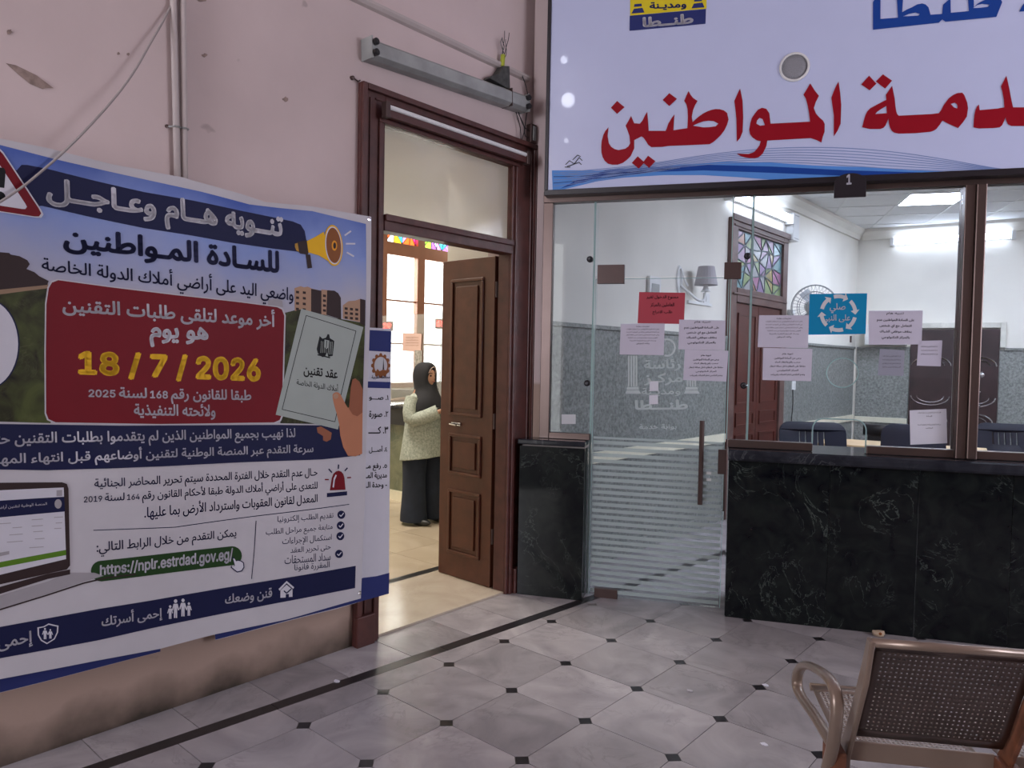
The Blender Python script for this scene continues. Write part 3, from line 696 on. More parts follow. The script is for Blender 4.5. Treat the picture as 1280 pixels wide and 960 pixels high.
for q_, (a_, c_) in enumerate(cols):
    stained(w1, Vector((wx+.014, a_, 3.10)), Vector((0, 1, 0)), Vector((0, 0, 1)), c_-a_, .18, 5+q_, True, 4, 1)

# ------------------------------------------------------------------ office red door with stained transom (door_3)
d3 = setp(thing('door_3', 'red wooden office door under a large dull stained glass transom', 'door', (XW, 7.3, 0)), kind='structure')
a_, c_ = 6.60, 8.02
b = B(); wbox(b, XW+.001, XW+.05, a_, a_+.13, 0, 2.90); wbox(b, XW+.001, XW+.05, c_-.13, c_, 0, 2.90); wbox(b, XW+.001, XW+.049, a_+.13, c_-.13, 2.80, 2.90)
wbox(b, XW+.001, XW+.055, a_+.13, c_-.13, 2.10, 2.24); wbox(b, XW+.05, XW+.065, a_-.02, c_+.02, 2.90-.03, 2.93); wbox(b, XW+.05, XW+.06, a_+.03, c_-.03, 2.82, 2.84); wbox(b, XW+.055, XW+.065, a_+.03, c_-.03, 2.17, 2.19)
obj('casing', b, mat('weathered_casing', (.12, .065, .055), .5, var=.25), d3, world=True, bevel=.004)
stained(d3, Vector((XW+.02, a_+.13, 2.24)), Vector((0, 1, 0)), Vector((0, 0, 1)), c_-a_-.26, .56, 33, False, 6, 4)
for k in range(2):
    ya = a_+.135+k*.575; b = B(); wbox(b, XW+.001, XW+.03, ya, ya+.57, .01, 2.095); lf3 = obj('leaf', b, M_['redwood'] if k else M_['redwood'], d3, world=True)
    MATR[lf3.name] = wm(d3)
    for z0_, z1_ in ((.12, .55), (.62, .80), (.88, 1.02), (1.10, 2.0)):
        b = B()
        wbox(b, XW+.03, XW+.042, ya+.07, ya+.50, z0_, z0_+.02); wbox(b, XW+.03, XW+.042, ya+.07, ya+.50, z1_-.02, z1_); wbox(b, XW+.03, XW+.042, ya+.07, ya+.09, z0_+.02, z1_-.02); wbox(b, XW+.03, XW+.042, ya+.48, ya+.50, z0_+.02, z1_-.02)
        o = obj('raised_panel', b, M_['redwood'], lf3, world=True)

# ------------------------------------------------------------------ office back door (door_4)
d4 = setp(thing('door_4', 'dark maroon double door with curved silver mouldings in the office back wall', 'door', BF.w((door_b0+door_b1)/2, 0, 0), math.radians(10)), kind='structure')
hw4 = (door_b1-door_b0)/2
zt4 = BF.px(1200, 412, -.03).z
mar = mat('maroon_metal_door', (.026, .011, .012), .4, var=.5, scale=7)
for s in (-1, 1):
    b = B(); box(b, (min(0, s*hw4)+.004, -.05, .01), (max(0, s*hw4)-.004, -.01, zt4)); l4 = obj('leaf', b, mar, d4)
    b = B()
    for zc, rr in ((1.35, .22), (.62, .2)):
        for z_, sg in ((zc+.18, 1), (zc-.22, -1)):
            tube(b, [(s*hw4*.5+rr*math.cos(t_), -.055, z_+sg*.12*math.sin(t_)) for t_ in [PI*k/10 for k in range(11)]], .010, 6)
            tube(b, [(s*hw4*.5+rr*.7*math.cos(t_), -.055, z_+sg*.08*math.sin(t_)) for t_ in [PI*k/10 for k in range(11)]], .007, 6)
    obj('moulding', b, M_['chrome'], l4)
b = B(); lathe(b, [(.0, 0), (.035, 0), (.035, .03), (.0, .04)], 14, Matrix.Translation((hw4*.62, -.05, 1.42)) @ Matrix.Rotation(PI/2, 4, 'X')); obj('round_lock', b, M_['chrome'], d4)
for z in (1.20, 1.03):
    b = B(); tube(b, [(hw4*.62, -.05, z), (hw4*.62, -.09, z), (hw4*.62-.11, -.095, z-.01)], .011, 8); obj('handle', b, M_['chrome'], d4)
b = B()
for s in (-1, 1): box(b, (s*(hw4+.03)-.03, -.06, 1.77), (s*(hw4+.03)+.03, -.001, zt4+.09))
box(b, (-hw4, -.06, zt4+.02), (hw4, -.001, zt4+.09)); obj('marble_surround', b, marble('worn_marble', (.55, .54, .48), (.72, .70, .62), (.35, .33, .3), .5, .4), d4, bevel=.004)

# bare bulbs in the hall, mirrored in the glossy sign
for k, (px, py) in enumerate(((705, 75), (710, 125), (708, 176))):
    q = ray(px, py); t_ = (PF.P+PF.N*.02-CAM).dot(PF.N)/q.dot(PF.N); w_ = CAM+q*t_; r_ = q-PF.N*(2*q.dot(PF.N)); w_ = w_+r_*((4.38-w_.z)/r_.z)
    t = thing('ceiling_bulb', ('small bare bulb on the hall ceiling, the one nearest the sign', 'larger bare bulb in the middle of the hall ceiling row', 'small bare bulb on the hall ceiling, farthest from the sign')[k], 'lamp', (w_.x, w_.y, 4.38), group='bare bulbs on the hall ceiling')
    bm = B(); bmesh.ops.create_uvsphere(bm, u_segments=16, v_segments=10, radius=(.035, .075, .03)[k]); obj('bulb', bm, emis('lit_bulb', (.85, .88, 1.0), (14, 18, 10)[k]), t, smooth=True)
    bm = B(); tube(bm, [(0, 0, .03), (0, 0, .215)], .015, 8); obj('socket', bm, M_['whiteplastic'], t)

# ================================================================== GLAZED PARTITION
GN = .12
def pth(name, label, cat, u, n, group=None, kind=None, z=0): return thing(name, label, cat, PF.w(u, n, z), R, group, kind)
def pbox(a, c_, name, mt, parent, bevel=0, label=None):
    return obj(name, box(B(), a, c_, PF.M), mt, parent, world=True, bevel=bevel, label=label)
X = lambda px, py, n=GN: PF.px(px, py, n)
uL, uL2 = X(678, 400).x, X(690, 400).x          # left frame
uF = X(741, 400).x                               # left fin / door hinge side
uR = X(909, 500).x                               # door right side
uM0, uM1 = X(1196, 500, .08).x, X(1222, 500, .08).x
zT = 2.485+.03; zT1 = 2.555
zT = X(900, 246).z; zC = 1.0
gp = pth('glass_partition', 'brown framed glass partition standing on the black marble counter below the sign', 'partition', 1.2, GN)
pbox((uL, GN-.03, 1.0), (uL2, GN+.03, zT), 'frame_upright', M_['alu'], gp, .003)
pbox((uL, GN-.035, zT), (4.58, GN+.035, zT1+.02), 'frame_head', M_['alu'], gp, .003)
pbox((uL2, GN-.03, 1.0), (uF, GN+.03, 1.04), 'frame_sill', M_['alu'], gp, .003)
s0, s1 = X(1015, 557).x, X(1082, 557).x
pbox((uR+.01, GN-.03, zC), (s0, GN+.03, zC+.045), 'frame_sill', M_['alu'], gp, .003)
pbox((s1, GN-.03, zC), (uM0, GN+.03, zC+.045), 'frame_sill', M_['alu'], gp, .003)
pbox((uM1, GN-.03, zC), (4.58, GN+.03, zC+.045), 'frame_sill', M_['alu'], gp, .003)
pbox((uM0, GN-.055, zC), (uM0+.05, GN+.05, zT), 'mullion', M_['alu'], gp, .004)
pbox((uM0+.05, GN-.07, zC), (uM1, GN+.05, zT), 'mullion', M_['alu'], gp, .006)
for u in (4.5,): pbox((u, GN-.05, zC), (u+.08, GN+.05, zT), 'mullion', M_['alu'], gp, .004)
def pane(u0, u1, z0, z1, name='pane', parent=gp, n=GN, th=.010):
    return pbox((u0, n-th/2, z0), (u1, n+th/2, z1), name, M_['glass'], parent)
zD = X(830, 347).z
pane(uL2, uF-.006, 1.04, zT)
pane(uF+.004, uR, zD+.006, zT)
# right pane with the pass-through cut out and the round speaking hole
zp = X(1048, 524).z
hc = X(1053, 466); hr = .085
def plate(outer, holes, n0, n1, mt, name, parent):
    P = [[Vector((*p, 0)) for p in L] for L in [outer]+holes]
    tr = geometry.tessellate_polygon(P); flat = [v for L in P for v in L]; b = B()
    A = [b.verts.new(PF.w(v.x, n0, v.y)) for v in flat]; C = [b.verts.new(PF.w(v.x, n1, v.y)) for v in flat]
    for t_ in tr: b.faces.new([A[i] for i in t_]); b.faces.new([C[i] for i in t_[::-1]])
    k = 0
    for L in P:
        for i in range(len(L)):
            a, c_ = k+i, k+(i+1) % len(L); b.faces.new((A[a], A[c_], C[c_], C[a]))
        k += len(L)
    return obj(name, fixn(b), mt, parent, world=True)
rc = .06
arch = [(s0, zC+.002), (s0, zp-rc)]+[(s0+rc-rc*math.cos(t_), zp-rc+rc*math.sin(t_)) for t_ in [PI/2*k/6 for k in range(1, 7)]]+[(s1-rc+rc*math.sin(t_), zp-rc+rc*math.cos(t_)) for t_ in [PI/2*k/6 for k in range(0, 6)]]+[(s1, zp-rc), (s1, zC+.002)]
outer = [(uR+.012, zC+.045), (s0-.0001, zC+.045)]+arch[1:-1]+[(s1+.0001, zC+.045), (uM0, zC+.045), (uM0, zT), (uR+.012, zT)]
hole = [(hc.x+hr*math.cos(2*PI*k/28), hc.z+hr*math.sin(2*PI*k/28)) for k in range(28)]
plate(outer, [hole], GN-.005, GN+.005, M_['glass'], 'pane', gp)
b = B(); tube(b, [PF.w(a, GN, z) for a, z in arch], .004, 6); tube(b, [PF.w(a, GN, z) for a, z in hole], .0035, 6, closed=True); obj('polished_rim', b, M_['gedge'], gp, world=True)
pane(uM1, 4.5, zC+.045, zT)
# glass fins with their edge, connectors
uF2 = X(938, 400).x
zsp = {0: (X(736, 324).z, X(733, 479).z), 1: (X(933, 320).z, X(933, 482).z)}
for k, (uu, zb) in enumerate(((uF, 0.012), (uF2, zC+.045))):
    pbox((uu-.005, GN+.008, zb), (uu+.005, GN+.13, zT), 'glass_fin', M_['glass'], gp)
    pbox((uu-.006, GN+.004, zb), (uu+.006, GN+.0078, zT), 'fin_edge', M_['gedge'], gp)
    for z in zsp[k]:
        b = B(); lathe(b, [(0, -.02), (.020, -.018), (.020, 0), (.012, .005), (.008, .03), (0, .03)], 14, PF.M @ Matrix.Translation((uu-.028, GN+.0, z)) @ Matrix.Rotation(PI/2, 4, 'X')); obj('connector', b, M_['aludark'], gp, world=True, smooth=False)
        b = B(); tube(b, [PF.w(uu-.028, GN+.02, z), PF.w(uu, GN+.035, z)], .006, 6); obj('connector_arm', b, M_['chrome'], gp, world=True)
pbox((uR+.0, GN-.006, zC+.045), (uR+.005, GN+.006, zT), 'glass_edge', M_['gedge'], gp)

# ------------------------------------------------------------------ glass door (door_2)
d2 = pth('door_2', 'frameless glass door with frosted stripes between two black marble blocks', 'door', (uF+uR)/2, GN, kind='structure')
dL, dR_ = uF+.012, uR-.008
pane(dL, dR_, .012, zD-.003, 'door_pane', d2, th=.010)
pbox((dL, GN-.0056, .012), (dL+.003, GN+.0056, zD-.003), 'glass_edge', M_['gedge'], d2)
pbox((dR_-.003, GN-.0056, .012), (dR_, GN+.0056, zD-.003), 'glass_edge', M_['gedge'], d2)
pbox((dL, GN-.0056, zD-.006), (dR_, GN+.0056, zD-.003), 'glass_edge', M_['gedge'], d2)
zS1 = X(830, 551).z; zS0 = X(830, 752).z; n_s = 25; pit = (zS1-.03)/n_s
for k in range(n_s):
    z = .03+k*pit
    pbox((dL+.01, GN-.0068, z), (dR_-.01, GN-.0056, z+pit*.56), 'frosted_stripe', M_['frost'], d2)
pbox((dL+.01, GN-.0068, zS1-.005), (dR_-.01, GN-.0056, zS1+.008), 'frosted_stripe', M_['frost'], d2)
def pfit(px0, px1, py0, py1, name, parent=d2, n=GN, th=.018, mt=M_['bronze'], label=None):
    a, c_ = X(px0, py1), X(px1, py0)
    return pbox((a.x, n-th, a.z), (c_.x, n+th, c_.z), name, mt, parent, .002, label)
pfit(747, 781, 331, 355, 'patch_hinge'); pfit(905, 927, 328, 349, 'patch_hinge')
pfit(743, 772, 737, 749, 'floor_hinge'); pfit(897, 908, 562, 592, 'lock_case')
a, c_ = X(878, 525), X(878, 629)
b = B(); tube(b, [PF.w(a.x, GN-.05, c_.z), PF.w(a.x, GN-.05, a.z)], .015, 12)
obj('pull_bar', b, M_['bronze'], d2, world=True)
for z in (c_.z+.06, a.z-.06):
    b = B(); tube(b, [PF.w(a.x, GN-.05, z), PF.w(a.x, GN-.004, z)], .008, 8); obj('bar_standoff', b, M_['chrome'], d2, world=True)
for yy in (591, 599):
    a2 = X(883, yy); pbox((a2.x, GN-.008, a2.z-.008), (a2.x+.028, GN-.0058, a2.z+.008), 'white_tag', M_['whiteplastic'], d2)
# faint frosted emblem: two fluted columns, a round crescent and lettering
DP = lambda n: (lambda x, y: (lambda v: (v.x, v.z))(X(x, y, n)))
I_['film'] = M_['frostfaint']
pr = Print(DP(GN-.006), lambda a, b_, e: PF.w(a, GN-.0056-e, b_))
cc = crop(740, 380, 5.333)
for x0 in (240, 632):
    for k in range(4): pr.poly([(x0+k*17, 345 if x0 < 300 else 500), (x0+k*17+11, 345 if x0 < 300 else 500), (x0+k*17+11, 550), (x0+k*17, 550)], 'film', 1, conv=cc)
    pr.poly([(x0-6, 553), (x0+70, 553), (x0+74, 572), (x0-10, 572)], 'film', 1, conv=cc); pr.poly([(x0-10, 575), (x0+74, 575), (x0+86, 598), (x0-18, 598)], 'film', 1, conv=cc)
pr.disc(cc(500, 290), 11, 11.5, 'film', 1, 24, .8, 0, -1.9, 1.9)
P2 = lambda x, t_, b_: (cc(x, t_)[0], cc(x, t_)[1], cc(x, b_)[1])
pr.text('رئاسة', P2(345, 372, 450), P2(590, 366, 446), 'film', 1, .03)
pr.text('مركـز', P2(345, 462, 545), P2(605, 458, 540), 'film', 1, .03)
pr.text('ومديـنة', P2(330, 560, 618), P2(590, 556, 614), 'film', 1, .03)
pr.text('طنـــطا', P2(285, 640, 706), P2(640, 636, 704), 'film', 1, .05)
pr.text('بوابة خدمة', P2(315, 800, 845), P2(565, 800, 840), 'film', 1, .02)
pr.build(d2, {'film': 'frosted_emblem'})

# ------------------------------------------------------------------ marble blocks and counter
a = X(648, 640, 0).x; c_ = min(X(741, 640, 0).x, uF-.012)
blk = pth('marble_block', 'low black marble block left of the glass door', 'block', (a+c_)/2, .1)
pbox((a+.012, .022, 0), (c_-.002, .15, .965), 'core', M_['concrete'], blk)
pbox((a, 0, .0), (c_, .021, .955), 'marble_panel', M_['black'], blk, .002)
pbox((c_-.0015, .0212, 0), (c_+.0, .15, .955), 'marble_panel', M_['black'], blk)
pbox((a, .0212, 0), (a+.0115, .15, .955), 'marble_panel', M_['black'], blk)
pbox((a-.012, -.014, .966), (c_+.002, .155, .9995), 'marble_cap', M_['blacktop'], blk, .008)
cu0 = X(908, 700, 0).x
ctr = pth('service_counter', 'long black veined marble service counter under the glass partition', 'counter', 3.0, .2)
pbox((cu0+.002, .0225, 0), (4.55, .40, .95), 'core', M_['concrete'], ctr)
us = [cu0, X(1034, 700, 0).x, X(1145, 700, 0).x]
while us[-1] < 4.5: us.append(us[-1]+(us[2]-us[1]))
for a, c_ in zip(us, us[1:]): pbox((a+.0008, 0, .0), (min(c_, 4.55)-.0008, .022, .935), 'marble_panel', M_['black'], ctr, .0015)
pbox((cu0-.002, .0225, 0), (cu0+.0018, .40, .935), 'end_panel', M_['black'], ctr)
b = B(); prof = [(-.035, .955), (-.028, .945), (-.01, .938), (.46, .938), (.46, .985), (-.01, .998), (-.028, .990), (-.038, .975)]
prof = [(-.028, .936), (.46, .936), (.46, .998), (-.018, .998), (-.034, .990), (-.04, .972), (-.038, .948)]
loft(b, [[PF.w(u, p[0], p[1]) for p in prof] for u in (cu0-.006, 4.57)]); obj('worktop', fixn(b), M_['blacktop'], ctr, world=True)
b = B(); loft(b, [[PF.w(u, n, z) for n, z in ((-.02, .9985), (.46, .9985), (.46, 1.0), (-.02, 1.0))] for u in (s0-.02, s1+.02)])
# pieces of litter
lt = thing('crumpled_wrapper', 'small crumpled tan wrapper on the floor against the counter base', 'litter', onZ(1099, 795, 0))
b = B(); bmesh.ops.create_icosphere(b, subdivisions=2, radius=.028)
for v in b.verts: v.co = Vector((v.co.x*1.3, v.co.y*.9, v.co.z*.7))*(1+.5*noise.noise(v.co*60)); v.co.z = max(v.co.z+.014, .001)
obj('wrapper', b, mat('tan_wrapper', (.45, .34, .24), .6), lt)
b = B(); bmesh.ops.create_icosphere(b, subdivisions=1, radius=.010, matrix=Matrix.Translation((.01, -.018, .019))); obj('dark_spot', b, I_['brown'], lt)
for (px, py, lb_) in ((421, 852, 'tiny white paper scrap beside the black floor strip'), (957, 857, 'tiny white scrap next to a black floor inset near the bench'), (955, 931, 'small white crumb on the pink tile left of the bench arm'), (862, 864, 'flat grey smudge of litter on the tile before the counter')):
    p = onZ(px, py, 0); t = bpy.data.objects
    b = B(); rnd = random.Random(px); pts = [((.012+.008*rnd.random())*math.cos(a), (.009+.005*rnd.random())*math.sin(a)) for a in [2*PI*k/7 for k in range(7)]]
    prism(b, pts, .0008, .004); o = obj('paper_scrap', b, I_['white2'] if px != 862 else I_['grey']); o.location = p; setp(o, lb_, 'litter')

# ------------------------------------------------------------------ big sign
SN = .02
def SX(x, y): v = PF.px(x, y, SN); return (v.x, v.z)
uS = SX(683, 120)[0]; zS = SX(900, 233)[1]
zS = (PF.px(690, 242, SN).z+PF.px(1200, 219, SN).z)/2
sg = pth('wall_sign', 'large glossy lavender white sign with red Arabic calligraphy and blue waves', 'sign', 2.2, SN+.05, z=0)
SR, ST = 3.75, 4.35
pbox((uS+.022, SN, zS+.022), (SR-.02, SN+.09, ST-.02), 'sign_face', M_['sign'], sg)
for (a, c_) in (((uS, SN-.012, zS-.012), (SR, SN+.10, zS+.022)), ((uS, SN-.012, ST-.02), (SR, SN+.10, ST)), ((uS, SN-.012, zS+.022), (uS+.022, SN+.10, ST-.02)), ((SR-.02, SN-.012, zS+.022), (SR, SN+.10, ST-.02))):
    pbox(a, c_, 'sign_frame', M_['aludark'], sg, .003)
s = Print(SX, lambda a, b_, e: PF.w(a, SN-.0006-e, b_))
c1 = crop(740, 80, 3.879); c2 = crop(1040, 0, 4.8)
s.poly([(1195,85),(1177,120),(1160,165),(1166,210),(1172,250),(1172,352),(1190,325),(1205,290),(1208,200),(1203,140)], 'signred', 3, conv=c1)
s.poly([(1058,95),(1040,125),(1025,150),(1037,170),(1045,200),(1052,240),(1057,280),(865,290),(862,262),(860,240),(845,218),(825,213),(805,222),(790,240),(775,262),(768,285),(762,320),(767,342),(778,357),(798,370),(818,375),(812,395),(800,412),(785,428),(760,437),(702,435),(718,446),(740,453),(765,457),(790,458),(810,452),(828,435),(845,400),(850,372),(1060,360),(1090,370),(1112,382),(1118,355),(1127,330),(1128,292),(1120,275),(1100,258),(1085,240),(1075,215),(1085,185),(1100,155),(1080,130)], 'signred', 3, [[(800,275),(812,262),(827,268),(838,297),(815,300),(797,290)]], conv=c1)
s.poly([(718,120),(703,150),(690,180),(695,220),(700,270),(702,378),(718,360),(730,330),(733,260),(730,180)], 'signred', 3, conv=c1)
s.poly([(468,132),(457,155),(447,180),(458,198),(463,220),(465,260),(462,312),(395,322),(397,285),(400,245),(388,260),(370,290),(363,312),(357,325),(275,325),(272,280),(268,232),(258,248),(245,275),(232,290),(205,288),(197,270),(190,252),(175,280),(163,300),(172,322),(182,350),(185,385),(177,400),(162,411),(130,418),(110,413),(93,402),(82,385),(76,350),(80,308),(65,325),(55,345),(47,375),(45,400),(46,430),(52,452),(62,470),(78,484),(98,489),(125,489),(150,480),(170,465),(188,447),(205,410),(205,370),(240,352),(250,358),(262,375),(272,392),(288,404),(340,403),(358,400),(372,398),(570,390),(590,378),(608,362),(625,345),(642,322),(655,295),(662,270),(655,238),(640,226),(620,220),(600,219),(580,223),(560,230),(540,240),(515,258),(487,283),(484,255),(490,225),(500,200),(512,180),(490,165),(478,150)], 'signred', 3, [[(490,300),(515,288),(540,279),(565,276),(590,278),(612,290),(600,303),(570,307),(540,308)]], conv=c1)
for d_ in ([(122,180),(92,213),(122,243),(158,210)], [(375,142),(343,175),(375,205),(412,170)], [(222,448),(193,480),(227,508),(255,478)], [(272,445),(247,478),(277,505),(308,472)]): s.poly(d_, 'signred', 3, conv=c1)
for d_ in ([(222,455),(175,508),(225,543),(266,503)], [(305,447),(262,490),(318,533),(360,485)]): s.poly(d_, 'signred', 3, conv=c2)
s.poly([(360,515),(340,545),(322,570),(325,600),(270,628),(230,650),(212,668),(200,690),(190,725),(180,765),(230,775),(290,775),(308,768),(320,755),(338,712),(340,740),(347,765),(357,785),(372,797),(400,803),(500,800),(590,792),(608,786),(625,775),(645,750),(662,725),(700,745),(755,770),(785,735),(808,700),(815,650),(810,615),(800,590),(792,570),(780,557),(750,560),(725,572),(700,590),(670,630),(655,660),(640,680),(600,685),(400,695),(390,685),(385,670),(380,640),(375,590)], 'signred', 3, [[(260,685),(270,672),(290,658),(325,637),(328,680)], [(712,625),(735,617),(748,626),(752,640),(750,652),(730,645)]], conv=c2)
s.poly([(1045,455),(1028,490),(1012,520),(1022,555),(1030,600),(1032,645),(995,652),(960,655),(885,662),(882,645),(880,628),(868,642),(860,660),(853,690),(850,720),(848,765),(880,772),(960,770),(985,768),(1005,765),(1020,752),(1030,730),(1040,705),(1045,728),(1053,745),(1075,757),(1160,757),(1330,757),(1420,700),(1340,600),(1240,590),(1285,640),(1160,645),(1085,645),(1075,600),(1062,530)], 'signred', 3, conv=c2)
s.poly([(1310,470),(1265,515),(1315,560),(1360,510)], 'signred', 3, conv=c2)
s.poly([(245,15),(290,-60),(290,115),(395,107),(390,20),(385,-50),(430,-80),(425,0),(420,75),(450,58),(480,45),(510,28),(540,22),(560,28),(578,45),(590,90),(660,85),(665,30),(710,-10),(712,78),(820,68),(815,0),(805,-50),(850,-80),(850,45),(870,25),(900,8),(930,-5),(960,-8),(1010,-5),(1020,15),(985,103),(680,132),(660,118),(640,138),(245,180)], 'signblue', 3, [[(425,100),(460,85),(500,77),(525,85),(518,95),(470,98)], [(845,50),(870,32),(900,25),(945,30),(935,42),(890,48)]], conv=c2)
s.poly([(1122,72),(1140,35),(1180,-10),(1260,-20),(1250,60)], 'signblue', 3, conv=c2)
# waves
top = [(690, 213), (745, 213), (800, 211), (850, 206), (900, 202), (960, 203), (1020, 207), (1080, 209), (1140, 213), (1205, 215), (1275, 214)]
bot = [(1275, 216), (1160, 220), (1100, 222), (1060, 227), (1020, 229), (980, 226), (930, 222), (880, 219), (830, 219), (780, 222), (745, 227), (700, 238), (691, 240)]
def tozs(pts): return [(x, min(y, 240.5-(x-690)*.0428)) for x, y in pts]
s.poly(tozs(top)+tozs(bot), 'skyblue', 1)
s.poly(tozs([(760, 212), (830, 208), (880, 206), (960, 208), (1060, 213), (1200, 217), (1060, 220), (960, 216), (880, 213), (820, 215), (760, 219), (700, 236), (720, 226)]), 'signblue', 1.5)
for k in range(7):
    q0 = k/6
    L = [(700+k*3, 216+2*k), (800, 207+k*1.2), (880, 199-8*(1-q0)+3+k*.6), (940, 187+k*2.6), (1000, 184+k*3.2), (1060, 185+k*3.7), (1120, 190+k*3.6), (1180, 199+k*2.4), (1230, 208+k*1.0), (1262, 213)]
    L = [tuple(p)[:2] for p in smoothpts([(*p, 0) for p in L], 2)]
    s.line(tozs(L), .9, 'paleblue', 2)
for k in range(5):
    L = [tuple(p)[:2] for p in smoothpts([(692, 217+4*k, 0), (730, 218+2.6*k, 0), (790, 214+1.2*k, 0), (850, 210, 0)], 2)]; s.line(tozs(L), .8, 'purple' if k % 2 else 'paleblue', 2)
# signature-like scribble in the corner
for L in ([(707, 206), (712, 201), (718, 205), (724, 197), (728, 201)], [(709, 208), (716, 206), (724, 203), (727, 206)], [(716, 200), (722, 194), (726, 196)], [(706, 209), (713, 209)]): s.line(L, .9, 'black', 3)
# emblem: yellow square over a navy band
ce = crop(760, 0, 8)
s.poly([(222, -420), (985, -500), (985, 88), (222, 158)], 'yellow', 2, conv=ce); s.poly([(218, 160), (980, 92), (975, 240), (215, 310)], 'purple', 2, conv=ce)
E3 = lambda x, t_, b_: (ce(x, t_)[0], ce(x, t_)[1], ce(x, b_)[1])
s.text('طنــطا', E3(345, 175, 278), E3(855, 132, 238), 'white2', 3, .05)
s.text('ومديـنة', E3(415, 25, 112), E3(785, 5, 98), 'purple', 3, .05)
for x0, dy in ((235, 0), (835, -52)):
    s.poly([(x0, 138+dy), (x0+25, 90+dy), (x0+110, 80+dy), (x0+130, 128+dy)], 'purple', 3, conv=ce)
    for k in range(5): s.poly([(x0+25, 72+dy-70*k), (x0+105, 65+dy-70*k), (x0+100, 38+dy-70*k), (x0+30, 44+dy-70*k)], 'purple', 3, conv=ce)
s.poly([(210, -420), (985, -510), (600, -700)], 'purple', 2, conv=ce)
s.build(sg, {'signred': 'red_calligraphy', 'signblue': 'blue_print', 'skyblue': 'wave_band', 'paleblue': 'wave_lines', 'black': 'scribble', 'yellow': 'emblem_ground', 'purple': 'navy_print', 'white2': 'white_lettering'})
# round speaker let into the sign
sp = SX(993, 84); t = pth('ceiling_speaker', 'round grey loudspeaker grille let into the white sign', 'speaker', sp[0], SN, z=sp[1])
rm = .083
b = B(); lathe(b, [(rm, .0), (rm, .006), (rm*.86, .011), (rm*.84, .004), (rm*.84, 0)], 28, Matrix.Rotation(PI/2, 4, 'X')); obj('rim', b, M_['whiteplastic'], t, smooth=True)
b = B(); lathe(b, [(rm*.83, .0015), (rm*.83, .004), (rm*.5, .006), (.004, .007)], 28, Matrix.Rotation(PI/2, 4, 'X')); obj('grille', b, mat('grey_mesh', (.25, .25, .27), .6, var=.3, scale=300), t, smooth=True)
# number plaque
a, c_ = PF.px(1042, 248, SN-.02), PF.px(1083, 216, SN-.02)
t = pth('number_plaque', 'small dark plaque with rounded top reading 1 under the sign', 'plaque', (a.x+c_.x)/2, SN-.02, z=a.z)
hw_, hh = (c_.x-a.x)/2, c_.z-a.z
out = [(-hw_, 0), (hw_, 0)]+[(hw_*math.cos(t_), hh*.62+hh*.38*math.sin(t_)) for t_ in [PI*k/14 for k in range(15)]]
b = B(); prism(b, out, 0, .012, Matrix.Rotation(PI/2, 4, 'X')); obj('plate', fixn(b), M_['aludark'], t, bevel=.001)
q = Print(lambda x, y: (lambda v: (v.x, v.z))(PF.px(x, y, SN-.033)), lambda a_, b_, e: PF.w(a_, SN-.0322-e, b_))
q.text('1', (1058, 218, 231), (1064.5, 217.5, 230.5), 'white2', 1, .03, ltr=True); q.build(t, {'white2': 'numeral'})

# ------------------------------------------------------------------ papers on the glass
def sheet(name, label, group, pts, ground, texts, n=GN-.0075, cat='notice', layers=()):
    """pts: four corner pixels TL TR BR BL; texts: (string, l(x,top,bot), r(...), bold)"""
    V = [PF.px(*p, n) for p in pts]; u = sum(v.x for v in V)/4; z = min(v.z for v in V)
    t = pth(name, label, cat, u, n, group, z=z); b = B()
    F = [b.verts.new(PF.w(v.x, n, v.z)) for v in V]; K = [b.verts.new(PF.w(v.x, n+.0007, v.z)) for v in V]
    b.faces.new(F); b.faces.new(K[::-1])
    for i in range(4): b.faces.new((F[i], F[(i+1) % 4], K[(i+1) % 4], K[i]))
    obj('sheet', fixn(b), I_[ground], t, world=True)
    q = Print(lambda x, y: (lambda v: (v.x, v.z))(PF.px(x, y, n)), lambda a_, b_, e: PF.w(a_, n-e, b_))
    for tx in texts: q.text(tx[0], tx[1], tx[2], tx[4] if len(tx) > 4 else 'black', 1, tx[3])
    for f_ in layers: f_(q)
    q.build(t, {'black': 'printed_text', 'silver': 'arrow_ring', 'white2': 'printed_text'})
    return t
def rows(strings, box_, bold=.02, hdr=None, slope=0.0, hf=.62, rag=None):
    x0, y0_, x1, y1_ = box_; n_ = len(strings); out = []; ph = (y1_-y0_)/n_
    for k, st in enumerate(strings):
        w_ = (x1-x0)*(rag[k] if rag else 1); cx = (x0+x1)/2; t_ = y0_+k*ph; out.append((st, (cx-w_/2, t_, t_+ph*hf), (cx+w_/2, t_+slope, t_+ph*hf+slope), bold))
    return out
G_ = 'paper notices taped to the office glass'
sheet('paper_notice', 'red paper notice taped to the glass door', G_, [(799, 365), (856.5, 366), (855, 405), (797, 404)], 'redpaper', rows(['ممنوع الدخول لغير', 'العاملين بالمركز', 'طلب الادراج'], (808, 369, 848, 397), .02, rag=[1, .75, .62]))
four = ['على السادة المواطنين عدم', 'التعامل مع اي شخص', 'بخلاف موظفي الشباك', 'بالمركز التكنولوجي']
tiny = ['تعليمات هامة', 'تعلن ادارة المركز التكنولوجي عن استقبال الطلبات', 'من السادة المواطنين وذلك في المواعيد المحددة', 'وعلى السادة المتعاملين احضار اصل بطاقة الرقم', 'القومي وصورة منها وصورة من سند الملكية', 'وسداد الرسوم المقررة بالخزينة', 'والله الموفق']
five = ['تنويه هام', 'يرجى من السادة المواطنين', 'سحب رقم وانتظار النداء', 'حفاظا على النظام داخل صالة انتظار', 'المركز التكنولوجي', 'وعدم التكدس امام الشباك رقم واحد']
